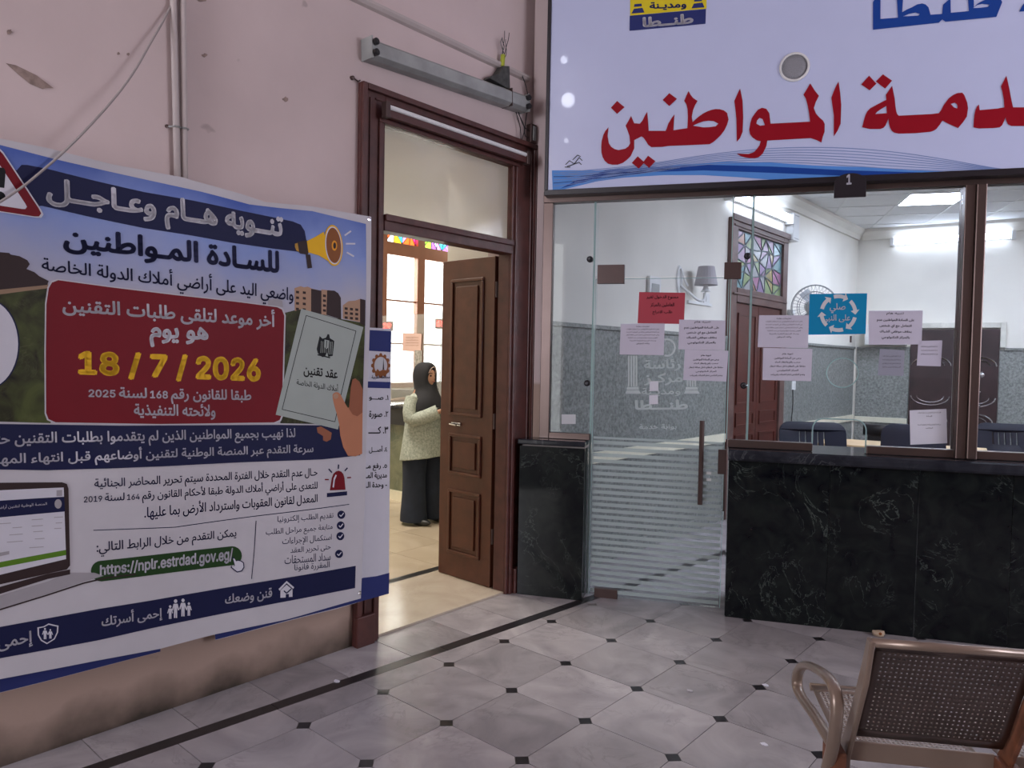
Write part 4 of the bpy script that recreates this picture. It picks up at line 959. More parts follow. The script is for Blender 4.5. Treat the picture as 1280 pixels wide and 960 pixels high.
sheet('paper_notice', 'grey white notice of small print left on the glass door, below the red one', G_, [(776, 405), (831, 403.5), (829.5, 444), (774.5, 443)], 'paper', rows(tiny, (783, 407, 824, 432), .01, rag=[.4, 1, 1, 1, .9, .8, .4]))
sheet('paper_notice', 'notice with four bold lines near the right edge of the glass door', G_, [(849, 399.5), (907, 400.5), (906, 438), (848, 436.5)], 'paper', [('تنبيه هام', (868, 401, 404.5), (888, 401, 404.5), .01)]+rows(four, (855, 408, 899, 433), .025, rag=[1, .85, .85, .8]))
sheet('paper_notice', 'notice with five short lines hanging under the bold one on the glass door', G_, [(856, 436.8), (910.5, 438.5), (908, 477), (854, 475)], 'paper', rows(five, (861, 443, 904, 473), .015, rag=[.3, .75, .7, 1, .6, .95]))
sheet('paper_notice', 'notice of small print on the pane right of the glass door, above another sheet', G_, [(949, 394), (1011, 394), (1010, 435), (947, 434)], 'paper', rows(tiny, (957, 397, 1003, 424), .01, rag=[.4, 1, 1, 1, .9, .8, .4]))
sheet('paper_notice', 'notice with five centred lines low on the pane left of the blue sticker', G_, [(954, 434.8), (1015.5, 436), (1014, 476.5), (953, 475)], 'paper', rows(five, (962, 441, 1007, 472), .015, rag=[.3, .75, .7, 1, .6, .95]))
sheet('paper_notice', 'notice with four bold lines right of the blue sticker', G_, [(1086, 388.5), (1153.5, 388), (1152, 430.5), (1086, 431)], 'paper', [('تنبيه هام', (1108, 390, 394), (1130, 390, 394), .01)]+rows(four, (1096, 398, 1143, 427), .025, slope=.5, rag=[1, .85, .85, .75]))
sheet('paper_notice', 'faint small sheet stuck inside the pane below the bold notice', G_, [(1100, 436), (1131, 438), (1129, 470), (1097, 469)], 'paper', rows(tiny[1:5], (1103, 444, 1126, 462), .005), n=GN+.006)
sheet('paper_notice', 'small creased sheet left of the brown mullion in front of the back door', G_, [(1148, 426), (1178, 425.5), (1176, 458), (1146, 457)], 'paper', rows(tiny[1:4], (1151, 432, 1172, 446), .0))
sheet('paper_notice', 'white printed sheet low on the glass next to the mullion above the counter', G_, [(1137, 513), (1183, 511), (1184, 554), (1138, 556)], 'white2', [(tiny[1], (1147, 515, 517.5), (1176, 514.5, 517), .01), ('للسادة', (1158, 519, 521), (1165, 519, 521), .01), (tiny[2], (1147, 530, 532.5), (1176, 529.5, 532), .01), ('المواطنين', (1157, 534, 536), (1166, 534, 536), .01)])
def ring(q):
    cx, cy, r = 1048, 391.5, 23.5
    for k in range(6):
        a0 = 2*PI*k/6+.25; q.disc((cx, cy), r, r, 'silver', 2, 8, .80, 0, a0, a0+.62)
        a1 = a0+.62; P = lambda rr, a: (cx+rr*math.cos(a), cy+rr*math.sin(a)); q.poly([P(r*1.14, a1), P(r*.66, a1), P(r*.9, a1+.26)], 'silver', 2)
sheet('blue_sticker', 'bright blue square sticker with a ring of white arrows on the glass', None, [(1012, 367.5), (1084, 366.5), (1082, 417.5), (1010.5, 418.5)], 'teal', [('صلي', (1037, 379, 391.5), (1057, 379, 391.5), .03, 'white2'), ('على النبي', (1028, 393, 405), (1063, 393, 405), .03, 'white2')], cat='sticker', layers=[ring])
for k, (pp, lb_) in enumerate(((((812, 477), (823, 476.5), (823, 488.5), (812, 489)), 'tiny white label on the glass door, the upper of two'), (((811.5, 494), (822.5, 493.5), (822.5, 505), (811.5, 505.5)), 'tiny white label on the glass door, the lower of two'), (((702, 518), (719.5, 518), (719.5, 530), (702, 530)), 'pale sticker on the pane above the black marble block'))):
    sheet('small_sticker', lb_, 'small stickers on the glass', pp, 'white2' if k < 2 else 'silver', [], n=GN-.0085, cat='sticker')

# ================================================================== BANNERS
BX = -2.972
def wave(y, z):
    h = .006*math.sin(3.1*y+1.2*z)+.004*math.sin(7.5*y-2.2*z+1)+.003*math.sin(5*z+2*y)
    # one sharp diagonal fold across the red panel and soft creases near the right edge
    d = (y-1.10)*.80+(z-1.03)*.60+0; al = (z-1.0)
    h += .0065*math.exp(-(d/.045)**2)*math.exp(-(al/.22)**2)
    h += .004*math.exp(-((y-2.28-.05*z)/.03)**2)*max(0, min(1, (z-1.5)*2))
    return h
GS = .025
def wgrid(y, z):
    i, j = math.floor(y/GS), math.floor(z/GS); a, b_ = y/GS-i, z/GS-j
    f = lambda p, q: wave(p*GS, q*GS)
    return (f(i, j)*(1-a)+f(i+1, j)*a)*(1-b_)+(f(i, j+1)*(1-a)+f(i+1, j+1)*a)*b_
def toB(x, y): v = onX(x, y, BX); return (v.y, v.z)
bn = thing('notice_banner', 'large printed notice banner with red panel and yellow date on the left wall', 'banner', (BX, 1.4, 0))
p = Print(toB, lambda a, b_, e: Vector((BX+wgrid(a, b_)+e, a, b_)), GS)
A_ = crop(0, 160, 2.6667); Bc = crop(0, 500, 2.526); C2 = crop(180, 220, 4.267); C4 = crop(330, 350, 4.17); C5 = crop(0, 570, 5.054); C6 = crop(230, 570, 5.054); C7 = crop(0, 720, 5.12); C1 = crop(0, 180, 6.4)
P3 = lambda cv, x, t_, b_: (cv(x, t_)[0], cv(x, t_)[1], cv(x, b_)[1])
p.poly([(-330, 88), (-60, 160), (0, 173), (60, 185), (140, 205), (228, 222), (240, 226), (300, 243), (330, 253), (390, 258), (464, 271), (461, 420), (456, 600), (451, 748), (360, 774), (270, 794), (201, 812), (120, 826), (0, 849), (-60, 862), (-330, 920)], 'white', 0)
p.poly([(-330, 100), (-60, 168), (0, 181), (70, 199), (180, 224), (250, 240), (310, 256), (345, 260), (390, 264), (457, 280), (456, 420), (452, 531), (350, 529), (0, 527), (-60, 526), (-330, 524)], 'sky', 1)
# right field and left field, buildings
p.poly([(352, 392), (375, 386), (400, 392), (420, 398), (455, 404), (452, 531), (350, 529)], 'field', 2)
p.poly([(-330, 366), (-60, 364), (0, 366), (30, 361), (62, 358), (64, 529), (0, 527), (-330, 524)], 'field', 2)
p.poly([(-330, 350), (-60, 352), (0, 358), (30, 353), (60, 350), (62, 360), (30, 364), (0, 368), (-60, 366), (-330, 366)], 'sand', 2.2)
p.poly([(-330, 300), (-60, 308), (-20, 312), (0, 315), (12, 316), (14, 318), (25, 320), (35, 325), (38, 330), (34, 336), (44, 340), (50, 345), (62, 351), (60, 356), (30, 359), (0, 362), (-60, 360), (-330, 358)], 'dark', 2.4)
for L, ik in (([(800, 598), (832, 588), (850, 594), (870, 590), (890, 600), (940, 612), (940, 740), (830, 712), (802, 720)], 'facade'), ([(888, 602), (942, 612), (942, 740), (888, 725)], 'dark'), ([(942, 606), (990, 610), (990, 745), (942, 738)], 'facade'), ([(972, 610), (1010, 612), (1030, 625), (1044, 650), (1046, 765), (968, 740)], 'dark'), ([(1055, 690), (1085, 668), (1120, 665), (1150, 655), (1150, 780), (1055, 760)], 'facade'), ([(1146, 655), (1175, 662), (1174, 800), (1146, 785)], 'dark'), ([(660, 660), (700, 655), (735, 665), (740, 700), (660, 690)], 'grey')):
    p.poly(L, ik, 2.5 if ik == 'facade' else 2.6, conv=C2)
for (x0, y0_, nx_, ny_, dx, dy) in ((808, 612, 2, 4, 36, 30), (950, 632, 1, 4, 20, 26), (1064, 700, 3, 3, 28, 24)):
    for i in range(nx_):
        for j in range(ny_): p.poly([(x0+dx*i, y0_+dy*j+i*3), (x0+dx*i+16, y0_+dy*j+i*3+2), (x0+dx*i+16, y0_+dy*j+i*3+15), (x0+dx*i, y0_+dy*j+i*3+13)], 'dark', 3, conv=C2)
# header band
p.poly([(-40, 190), (10, 206), (21, 213), (27, 206), (34, 206), (60, 211), (120, 226), (180, 240), (240, 251), (300, 264), (340, 272), (365, 277), (375, 281), (380, 289), (382, 300), (383, 316), (340, 311), (290, 304), (235, 294), (180, 285), (110, 270), (53, 257), (30, 260), (-40, 250)], 'navy', 2.6)
p.text('تنــويه هــام وعـاجــل', (58, 220, 262), (352.5, 268, 311), 'white2', 4, .045)
p.text('للسـادة المـواطنين', (80, 281, 316), (348, 314, 350), 'navy', 4, .045)
p.text('واضعي اليد على أراضي أملاك الدولة الخاصة', (53, 317, 346), (366, 355, 385), 'navy', 4, .015)
def rr(pts, r=8, cv=None): return pts
red = [(62, 360), (66, 353), (74, 350), (140, 359), (220, 369), (300, 378), (346, 384), (352, 387), (355, 395), (354, 440), (352, 518), (349, 525), (342, 528), (200, 530), (70, 528), (61, 524), (58, 516), (58, 440), (59, 380)]
cxr, cyr = 206, 445
p.poly([(cxr+(x-cxr)*1.012, cyr+(y-cyr)*1.016) for x, y in red], 'white', 3); p.poly(red, 'red', 3.5)
p.text('أخر موعد لتلقى طلبات التقنين', (79, 366, 394), (343, 387, 414), 'white2', 4.5, .03)
p.text('هو يوم', (187, 405, 434), (260, 409, 436), 'white2', 4.5, .045)
p.text('18 / 7 / 2026', (98, 437, 472), (326, 447, 481), 'gold', 4.5, .045, ltr=True)
p.text('طبقا للقانون رقم 168 لسنة 2025', (111, 483, 503), (314, 487, 507), 'white2', 4.5, .03)
p.text('ولائحته التنفيذية', (167, 504, 523), (269, 505, 525), 'white2', 4.5, .03)
# navy strip
p.poly([(-330, 532), (-60, 530), (0, 530), (150, 532), (350, 531), (452, 532), (449, 569), (400, 574), (300, 578), (200, 583), (120, 586), (60, 588), (0, 587), (-60, 592), (-330, 612)], 'navy', 3)
p.text('لذا نهيب بجميع المواطنين الذين لم يتقدموا بطلبات التقنين حتى', (-22, 541, 563), (368, 535, 552), 'white2', 4.5, .025)
p.text('سرعة التقدم عبر المنصة الوطنية لتقنين أوضاعهم قبل انتهاء المهلة', (-16, 564, 587), (390, 552, 570), 'white2', 4.5, .025)
p.text('حـال عدم التقدم خلال الفترة المحددة سيتم تحرير المحاضر الجنائية', (118, 598, 615), (395, 584, 599), 'navy', 2, .015)
p.text('للتعدى على أراضي أملاك الدولة طبقاً لأحكام القانون رقم 164 لسنة 2019'.replace('ً', ''), (105, 615, 634), (395, 599, 615), 'navy', 2, .015)
p.text('المعدل لقانون العقوبات واسترداد الأرض بما عليها.', (180, 631, 651), (395, 615, 630), 'navy', 2, .015)
p.line([(117, 663), (220, 659), (320, 645), (435, 630)], .9, 'navy', 2); p.line([(320, 651), (318, 690), (315, 724)], .9, 'navy', 2)
p.text('يمكن التقدم من خلال الرابط التالي:', (121, 678, 697), (296, 661, 676), 'navy', 2, .015)
pill = [(127+13*math.cos(t_), 714-13*math.sin(t_)) for t_ in [PI/2+PI*k/10 for k in range(11)]]+[(291+12*math.cos(t_), 695-12*math.sin(t_)) for t_ in [-PI/2+PI*k/10 for k in range(11)]]
p.poly(pill, 'green', 2); p.text('https://nplr.estrdad.gov.eg/', (125, 706, 723), (292, 685, 704), 'white2', 3, .03, ltr=True)
cur = [(308, 642), (318, 640), (330, 662), (345, 658), (365, 662), (382, 675), (385, 705), (370, 730), (340, 738), (318, 722), (298, 705), (303, 695), (318, 700), (322, 690)]
p.poly(cur, 'navy', 3.2, conv=C6); p.poly([(342+(x-342)*.84, 692+(y-692)*.84) for x, y in cur], 'white2', 3.6, conv=C6)
for st, l, r_ in (('تقديم الطلب إلكترونيا', (346, 645, 656), (415, 640, 650)), ('متابعة جميع مراحل الطلب', (332, 661, 672), (414, 654, 664)), ('استكمال الإجراءات', (352, 672, 683), (413, 667, 677)), ('حتى تحرير العقد', (362, 684, 693), (412, 679, 688)), ('سداد المستحقات', (355, 694, 705), (412, 690, 700)), ('المقررة قانونا', (367, 705, 715), (411, 701, 711))):
    p.text(st, l, r_, 'navy', 2, .0)
for cx, cy in ((425, 643), (424.3, 656.5), (424, 669.8), (422.7, 692)):
    p.disc((cx, cy), 5, 5.2, 'navy', 2, 18); p.line([(cx-2.4, cy), (cx-.6, cy+2.1), (cx+2.8, cy-2.2)], 1.1, 'white2', 3)
# siren
p.poly([(912, 215), (925, 135), (935, 110), (950, 96), (968, 91), (985, 97), (998, 112), (1005, 135), (1012, 211)], 'red', 2, conv=C6); p.poly([(928, 195), (935, 140), (948, 115), (955, 120), (943, 150), (937, 197)], 'white2', 3, conv=C6)
p.poly([(893, 232), (1022, 221), (1022, 246), (893, 258)], 'navy', 2, conv=C6)
for a0, b0_ in (((968, 52), (966, 80)), ((905, 80), (925, 103)), ((1025, 73), (1007, 93)), ((880, 147), (905, 147)), ((1022, 136), (1048, 134))): p.line([C6(*a0), C6(*b0_)], 1.6, 'red' if a0[1] > 120 else 'navy', 2)
# bottom band, its words and signs
p.poly([(-330, 880), (-60, 797), (0, 784), (60, 773), (125, 761), (190, 751), (250, 741), (340, 725), (444, 707), (443.5, 735), (350, 753), (250, 774), (190, 786), (125, 800), (60, 812), (0, 823), (-60, 836), (-330, 905)], 'navy', 2)
p.text('قنن وضعك', (282.5, 744, 759), (340, 734, 750), 'white2', 3, .025)
p.text('إحمى أسرتك', (127, 767, 788), (204, 757, 776), 'white2', 3, .025)
p.text('إحمى', (-3, 796, 817), (41, 788, 808), 'white2', 3, .025); p.text('حقوقك', (-75, 812, 834), (-12, 800, 820), 'white2', 3, .025)
p.poly([(595, 840), (645, 788), (692, 828), (686, 838), (645, 802), (603, 850)], 'white2', 3, conv=C6); p.poly([(607, 848), (645, 812), (682, 842), (682, 888), (660, 890), (660, 870), (640, 872), (640, 893), (607, 895)], 'white2', 3, conv=C6)
p.line([C6(628, 850), C6(645, 866), C6(674, 838)], 1.6, 'navy', 3.6)
def man(cx, y0_, y1_, w_, cv, L=3):
    h = y1_-y0_; p.disc(cv(cx, y0_+h*.1), h*.09/5, h*.10/5, 'white2', L, 12)
    p.poly([(cx-w_*.3, y0_+h*.24), (cx+w_*.3, y0_+h*.24), (cx+w_*.55, y0_+h*.58), (cx+w_*.38, y0_+h*.6), (cx+w_*.24, y0_+h*.42), (cx+w_*.24, y1_), (cx+w_*.04, y1_), (cx, y0_+h*.66), (cx-w_*.04, y1_), (cx-w_*.24, y1_), (cx-w_*.24, y0_+h*.42), (cx-w_*.38, y0_+h*.6), (cx-w_*.55, y0_+h*.58)], 'white2', L, conv=cv)
for cx, y0_, y1_, w_ in ((1095, 190, 278, 34), (1130, 152, 272, 44), (1178, 148, 262, 44), (1216, 172, 258, 34)): man(cx, y0_, y1_, w_, C7)
sh = [(240, 330), (280, 322), (312, 304), (345, 312), (375, 318), (372, 360), (350, 405), (300, 436), (262, 415), (242, 380)]
p.poly(sh, 'white2', 3, conv=C7); p.poly([(307+(x-307)*.86, 368+(y-368)*.87) for x, y in sh], 'navy', 3.5, conv=C7)
man(288, 332, 404, 34, C7, 4); man(322, 340, 400, 30, C7, 4)
# warning triangle, white disc, laptop
tri = [(-66, 268), (-60, 261), (-6, 186), (0, 186), (4, 190), (52, 262), (55, 268), (52, 272), (46, 272), (0, 265), (-60, 274)]
p.poly(tri, 'white2', 4.6); c0_ = (-4, 240); p.poly([(c0_[0]+(x-c0_[0])*.95, c0_[1]+(y-c0_[1])*.95) for x, y in tri], 'red', 5); p.poly([(c0_[0]+(x-c0_[0])*.66-1, c0_[1]+(y-c0_[1])*.66) for x, y in tri], 'white2', 5.4)
p.poly([(-11, 208), (5, 210), (7, 214), (5.5, 235), (-9, 233)], 'black', 5.8); p.disc((-1.5, 246), 8.5, 7, 'black', 5.8, 16)
p.disc((-17, 430), 42, 57, 'navy', 4, 40); p.disc((-17.5, 430), 40.5, 55.5, 'white2', 4.5, 40)
p.poly([(-90, 612), (0, 603.5), (78, 603), (84, 605), (86, 611), (88, 707), (84, 712), (0, 731), (-90, 752)], 'dark', 3); p.poly([(-80, 620), (0, 613), (80, 609.5), (83, 699), (0, 719), (-80, 738)], 'white2', 3.4)
p.poly([(-80, 632), (0, 626), (80.5, 621), (81.5, 639.5), (0, 647), (-80, 654)], 'navy', 3.8); p.poly([(-80, 722), (0, 703), (82.8, 687.5), (83, 694), (0, 710), (-80, 729)], 'lime', 3.8)
p.text('المنصة الوطنية لتقنين أراضي الدولة', (-20, 633, 640), (59, 627, 633), 'white', 4.2, .0); p.disc((73, 630), 4.5, 6, 'grey', 4.2, 12); p.poly([(71, 613), (78, 612.5), (78, 620), (71, 620.5)], 'grey', 4.2)
for (x, y, w_) in ((40, 650, 14), (40, 658, 14), (42, 665, 12), (44, 674, 12), (37, 685, 18), (16, 660, 12), (12, 669, 17), (9, 678, 20), (0, 655, 14), (68, 647, 11), (70, 654, 8), (68, 661, 9)): p.line([(x, y), (x+w_, y-w_*.07)], .9, 'grey', 4.2)
p.poly([(-5, 692), (12, 689), (12, 693), (-5, 697)], 'grey', 4.2)
p.poly([(-90, 757), (0, 734), (60, 717.5), (88, 712), (88, 718), (60, 724), (0, 743), (-90, 766)], 'dark', 3)
p.poly([(-90, 770), (0, 745), (60, 727), (88, 716), (118, 716), (130, 720), (105, 727), (60, 742), (0, 762), (-90, 786)], 'grey', 2.6)
p.line([(-90, 787), (0, 762.5), (60, 744), (105, 729), (135, 722), (170, 718)], 1.8, 'dark', 3)
# megaphone
p.poly([(812, 352), (865, 344), (874, 360), (875, 405), (868, 420), (830, 415), (812, 400)], 'dark', 4.8, conv=C2); p.poly([(800, 362), (814, 358), (822, 405), (808, 398), (800, 380)], 'gold2', 4.9, conv=C2); p.poly([(858, 418), (882, 420), (892, 490), (868, 494)], 'dark', 4.8, conv=C2)
p.poly([(864, 348), (910, 325), (955, 298), (985, 460), (930, 425), (872, 408)], 'gold', 4.9, conv=C2)
p.disc(C2(1005, 371), 11.6, 25.8, 'gold', 5.2, 30, 0, -.06); p.disc(C2(1005, 371), 10.2, 23.8, 'white2', 5.5, 30, 0, -.06); p.disc(C2(1006, 371), 9.2, 22.2, 'brown', 5.8, 30, 0, -.06); p.disc(C2(1010, 372), 3.4, 6.4, 'orange', 6.1, 20); p.disc(C2(1011, 372), 1.8, 4, 'dark', 6.4, 16)
for a0, b0_ in (((1066, 318), (1100, 294)), ((1072, 362), (1122, 362)), ((1076, 408), (1114, 430))): p.line([C2(*a0), C2(*b0_)], 2.0, 'white2', 4)
# booklet with eagle emblem, and the printed hand
p.poly([(395, 610), (430, 665), (470, 660), (508, 600), (509, 700), (506, 905), (470, 918), (430, 915), (405, 870), (390, 810), (384, 750), (372, 700)], 'hand', 5.6, conv=C4)
p.poly([(446, 560), (455, 518), (470, 512), (492, 530), (510, 570), (509, 690), (480, 710), (455, 700), (436, 670)], 'handdark', 5.75, conv=C4)
p.poly([(268, 768), (290, 762), (345, 795), (340, 830), (318, 842), (300, 835), (300, 812), (272, 795)], 'handdark', 4.8, conv=C4)
bk = [(190, 150), (350, 195), (511, 246), (445, 515), (378, 778), (220, 740), (59, 702), (125, 430)]
p.poly(bk, 'book', 5.2, conv=C4)
ib = [(216, 185), (472, 266), (362, 738), (92, 674)]
p.line([C4(*q_) for q_ in ib+ib[:1]], .8, 'black', 5.6)
for L in ([(285, 292), (300, 306), (318, 300), (326, 282), (334, 284), (338, 304), (352, 312), (360, 318), (352, 395), (330, 400), (322, 378), (312, 400), (298, 402), (276, 382), (270, 360)],): p.poly(L, 'black', 5.6, conv=C4)
for k in range(4): p.line([C4(294+k*8, 318+k*2), C4(290+k*9, 380)], .5, 'book', 6); p.line([C4(350-k*6, 322-k), C4(348-k*7, 388)], .5, 'book', 6)
p.poly([(310, 310), (334, 316), (330, 352), (318, 360), (308, 346)], 'book', 6, conv=C4); p.line([C4(321, 316), C4(319, 354)], .9, 'black', 6.3); p.poly([(274, 386), (340, 402), (338, 408), (274, 393)], 'black', 6, conv=C4)
p.text('عقد تقنين', (378.5, 457, 471), (420.5, 463, 477), 'black', 5.7, .03); p.text('أملاك الدولة الخاصة', (370, 472, 482.5), (421, 480, 491.5), 'black', 5.7, .01)
# thumb in front of the booklet
p.poly([(348, 600), (358, 587), (375, 583), (390, 592), (400, 612), (425, 660), (450, 700), (440, 760), (395, 770), (380, 720), (360, 660)], 'hand', 6.4, conv=C4, smooth=1); p.poly([(352, 600), (362, 592), (376, 592), (382, 606), (372, 620), (358, 618)], 'facade', 6.8, conv=C4, smooth=1)
p.build(bn, {('white', 0): 'sheet', 'sky': 'printed_sky', 'field': 'printed_field', 'white2': 'printed_white', 'white': 'printed_border'}, eps=.0007)
# eyelets
for x, y in ((461, 274), (449, 741)):
    v = onX(x, y, BX); b = B(); lathe(b, [(.004, 0), (.010, 0), (.010, .003), (.005, .004)], 12, Matrix.Translation((BX+wgrid(v.y, v.z)+.001, v.y, v.z)) @ Matrix.Rotation(PI/2, 4, 'Y')); obj('eyelet', b, M_['chrome'], bn, world=True)

# second banner behind, seen at its right end and below
B2 = -3.002
def wav2(y, z): return .003*math.sin(9*y)+.002*math.sin(4*z+3*y)
b2 = thing('requirements_banner', 'white banner with navy ends and a numbered list, mostly behind the notice banner', 'banner', (B2, 1.6, 0))
q = Print(lambda x, y: (lambda v: (v.y, v.z))(onX(x, y, B2)), lambda a, b_, e: Vector((B2+wav2(a, b_)+e, a, b_)), .05)
q.poly([(200, 330), (453, 409), (489, 411), (488, 560), (486, 742), (455, 750), (420, 761), (269, 800), (268, 792), (201, 806), (201, 815), (0, 866), (-200, 912), (-200, 560), (100, 560)], 'white2', 0)
q.poly([(453, 412), (489, 414), (488.5, 440), (453, 438)], 'purple', 1)
q.poly([(453, 476.5), (488, 477.5), (487.5, 485.5), (453, 484.5)], 'purple', 1)
q.poly([(453, 722), (470, 720), (486.5, 716), (485.8, 742), (455, 750), (420, 760), (269, 799.5), (268, 790)], 'purple', 1)
q.poly([(201, 800), (201, 814.8), (0, 865.5), (-200, 911), (-200, 890), (0, 840)], 'purple', 1)
gc = (475.5, 457)
for k in range(12):
    a = 2*PI*k/12; q.disc((gc[0]+10.3*math.cos(a), gc[1]+13.2*math.sin(a)), 2.1, 2.6, 'brown', 1, 8)
q.disc(gc, 10.3, 13.2, 'brown', 1.4, 24); q.disc(gc, 8.3, 11, 'white', 1.8, 24); q.disc((gc[0]-1, gc[1]-3), 6.3, 7, 'silver', 2.2, 20)
q.poly([(gc[0]+3.2, gc[1]-10), (gc[0]+4.2, gc[1]+5), (gc[0]+2.2, gc[1]+5)], 'dark', 2.6); q.poly([(468, 467), (471, 461), (474, 464), (478, 462), (483, 463), (484, 467), (476, 470)], 'brown', 2.6)
q.text('محافظة الغربية', (464, 469, 474.5), (487, 469, 474), 'navy', 2, .02)
for st, l, r_, bo in (('1. صـــو', (461, 493, 501), (485.5, 494, 502), .03), ('2. صورة', (461, 513, 524), (485.5, 514, 523), .03), ('3. كـــــ', (460, 533, 542), (485.5, 533, 542), .03), ('4. أصـــل', (461, 557, 567), (484.5, 557, 566), .03), ('5. رفع مـ', (457, 579, 589), (484, 579, 588), .03), ('مديرية المـ', (457, 590, 600), (484, 590, 599), .03), ('- وحدة الـ', (457, 602, 612), (484, 602, 611), .03)):
    s_ = st
    for a_, c_ in zip('12345', '١٢٣٤٥'): s_ = s_.replace(a_, c_)
    q.text(s_, l, r_, 'black', 1, bo)
q.build(b2, {('white2', 0): 'sheet', 'purple': 'navy_end', 'black': 'printed_list', 'brown': 'gear_emblem'}, eps=.0008)

# ================================================================== WALL FITTINGS
# conduits
for k, (pa, pb, lb_) in enumerate((((216.5, 0), (222, 235), 'left one of two painted conduits running down the hall wall'), ((228.5, 0), (231, 235), 'right one of two painted conduits running down the hall wall'))):
    a, c_ = onX(*pa, XW+.02), onX(*pb, XW+.02); dy = (c_.y-a.y)/(c_.z-a.z)
    t = thing('conduit', lb_, 'pipe', (XW+.02, c_.y+dy*(1.2-c_.z), 1.2), group='painted conduits on the hall wall')
    b = B(); tube(b, [(0, 0, 0), (0, dy*3.4, 3.4)], .0135, 10); obj('pipe', b, M_['pipe'], t, smooth=True)
    for (x, y) in ((216, 158), (229, 161)):
        if (k == 0) == (x == 216):
            v = onX(x, y, XW+.02); z = v.z-1.2; yy = dy*z
            b = B(); tube(b, [(-.019, yy-.028, z), (-.005, yy-.017, z), (.012, yy-.012, z), (.017, yy, z), (.012, yy+.012, z), (-.019, yy+.017, z)], .004, 6); obj('clip', b, M_['greymetal'], t)
            b = B(); lathe(b, [(.0, 0), (.008, 0), (.007, .005), (0, .006)], 10, Matrix.Translation((-.018, yy-.03, z)) @ Matrix.Rotation(PI/2, 4, 'Y')); obj('screw', b, M_['bronze'], t)
# loose cable crossing in front
cp = [onX(213, 8, XW+.02), onX(205, 25, -3.03), onX(189, 52, -3.01), onX(168, 90, -2.99), onX(145, 121, -2.97), onX(110, 160, -2.95), onX(80, 190, -2.95), onX(50, 216, -2.945), onX(28, 234, -2.945), onX(0, 253, -2.94), onX(-60, 285, -2.94)]
t = thing('loose_cable', 'loose grey cable slanting down from the conduits across the banner corner', 'cable', cp[0])
b = B(); tube(b, smoothpts(cp, 2), .0042, 8); obj('cable', b, M_['cable'], t, world=True, smooth=True)
# plaster chips
for k, (x, y, rx, ry) in enumerate(((38, 96, .075, .024), (256, 69, .016, .008), (12, 40, .01, .01), (357, 124, .018, .012), (252, 0, .03, .008), (160, 68, .006, .006), (148, 67, .006, .006))):
    v = onX(x, y, XW+.001); b = B(); rnd = random.Random(k)
    pts = [(rx*math.cos(a)*rnd.uniform(.6, 1.1), ry*math.sin(a)*rnd.uniform(.5, 1.2)) for a in [2*PI*i/11 for i in range(11)]]
    prism(b, pts, 0, .0015, Matrix.Translation(v) @ Matrix(((0, 0, 1, 0), (.95, -.35 if k == 0 else 0, 0, 0), (0.28 if k else -.25, 1, 0, 0), (0, 0, 0, 1))))
    obj('plaster_chip', fixn(b), mat('bare_plaster', (.30, .22, .19), .9, var=.3, scale=30), wall_left)
# dusty fluorescent batten
a, c_ = onX(460, 61, XW+.045), onX(655, 130, XW+.045); hl = (c_.y-a.y)/2; za = a.z; dz = (c_.z-a.z)
ll = math.hypot(2*hl, dz); ang = math.atan2(dz, 2*hl)
t = thing('fluorescent_batten', 'dusty grey fluorescent lamp housing without tubes above the wooden doorway', 'lamp', (XW, (a.y+c_.y)/2, (a.z+c_.z)/2))
RM = Matrix.Rotation(ang, 4, 'X')
b = B(); prof = [(0.001, -.052), (.055, -.052), (.085, -.035), (.085, .030), (.050, .052), (.001, .052)]
loft(b, [[RM @ Vector((p0_, y, p1_)) for p0_, p1_ in prof] for y in (-ll/2, ll/2)]); obj('housing', fixn(b), M_['greymetal'], t, bevel=.003)
b = B(); box(b, (.001, ll/2-.16, -.0535), (.0865, ll/2-.155, .053), RM); obj('seam', b, M_['bronze'], t)
for s_ in (-1, 1):
    b = B(); box(b, (.0, s_*(ll/2+.004)-.004, -.054), (.088, s_*(ll/2+.004)+.004, .054), RM); obj('end_plate', b, M_['greymetal'], t)
    for dz_ in (-.026, .026):
        b = B(); lathe(b, [(0, 0), (.017, 0), (.017, .022), (.010, .028), (0, .028)], 12, RM @ Matrix.Translation((.082, s_*(ll/2-.012), dz_)) @ Matrix.Rotation(PI/2, 4, 'Y')); obj('lamp_holder', b, M_['blackplastic'], t)
# starter box with frayed wires on top
v = onX(622, 97, XW+.03)
t = thing('starter_box', 'small dark starter box with frayed wires above the dusty lamp housing', 'fitting', v)
b = B(); prism(b, [(-.10, -.04), (.085, -.055), (.075, .085), (.02, .07), (-.02, .01), (-.09, -.025)], -.028, .03, Matrix(((0, 0, 1, 0), (1, 0, 0, 0), (0, 1, 0, 0), (0, 0, 0, 1)))); obj('box', fixn(b), mat('dirty_dark_metal', (.05, .05, .045), .6, var=.5, scale=30), t, bevel=.004)
b = B(); tube(b, [(.0, .04, .08), (.0, .043, .12), (.0, .046, .15)], .014, 6); obj('tape', b, mat('yellow_green_tape', (.38, .42, .04), .5), t)
rnd = random.Random(2)
for k in range(5):
    p_ = [(.0, .045, .12)]
    for i in range(4): q_ = p_[-1]; p_.append((q_[0]+rnd.uniform(-.004, .006), q_[1]+rnd.uniform(-.03, .02), q_[2]+rnd.uniform(.02, .05)))
    b = B(); tube(b, smoothpts(p_, 1), .0022, 5); obj('frayed_wire', b, M_['blackplastic'], t)
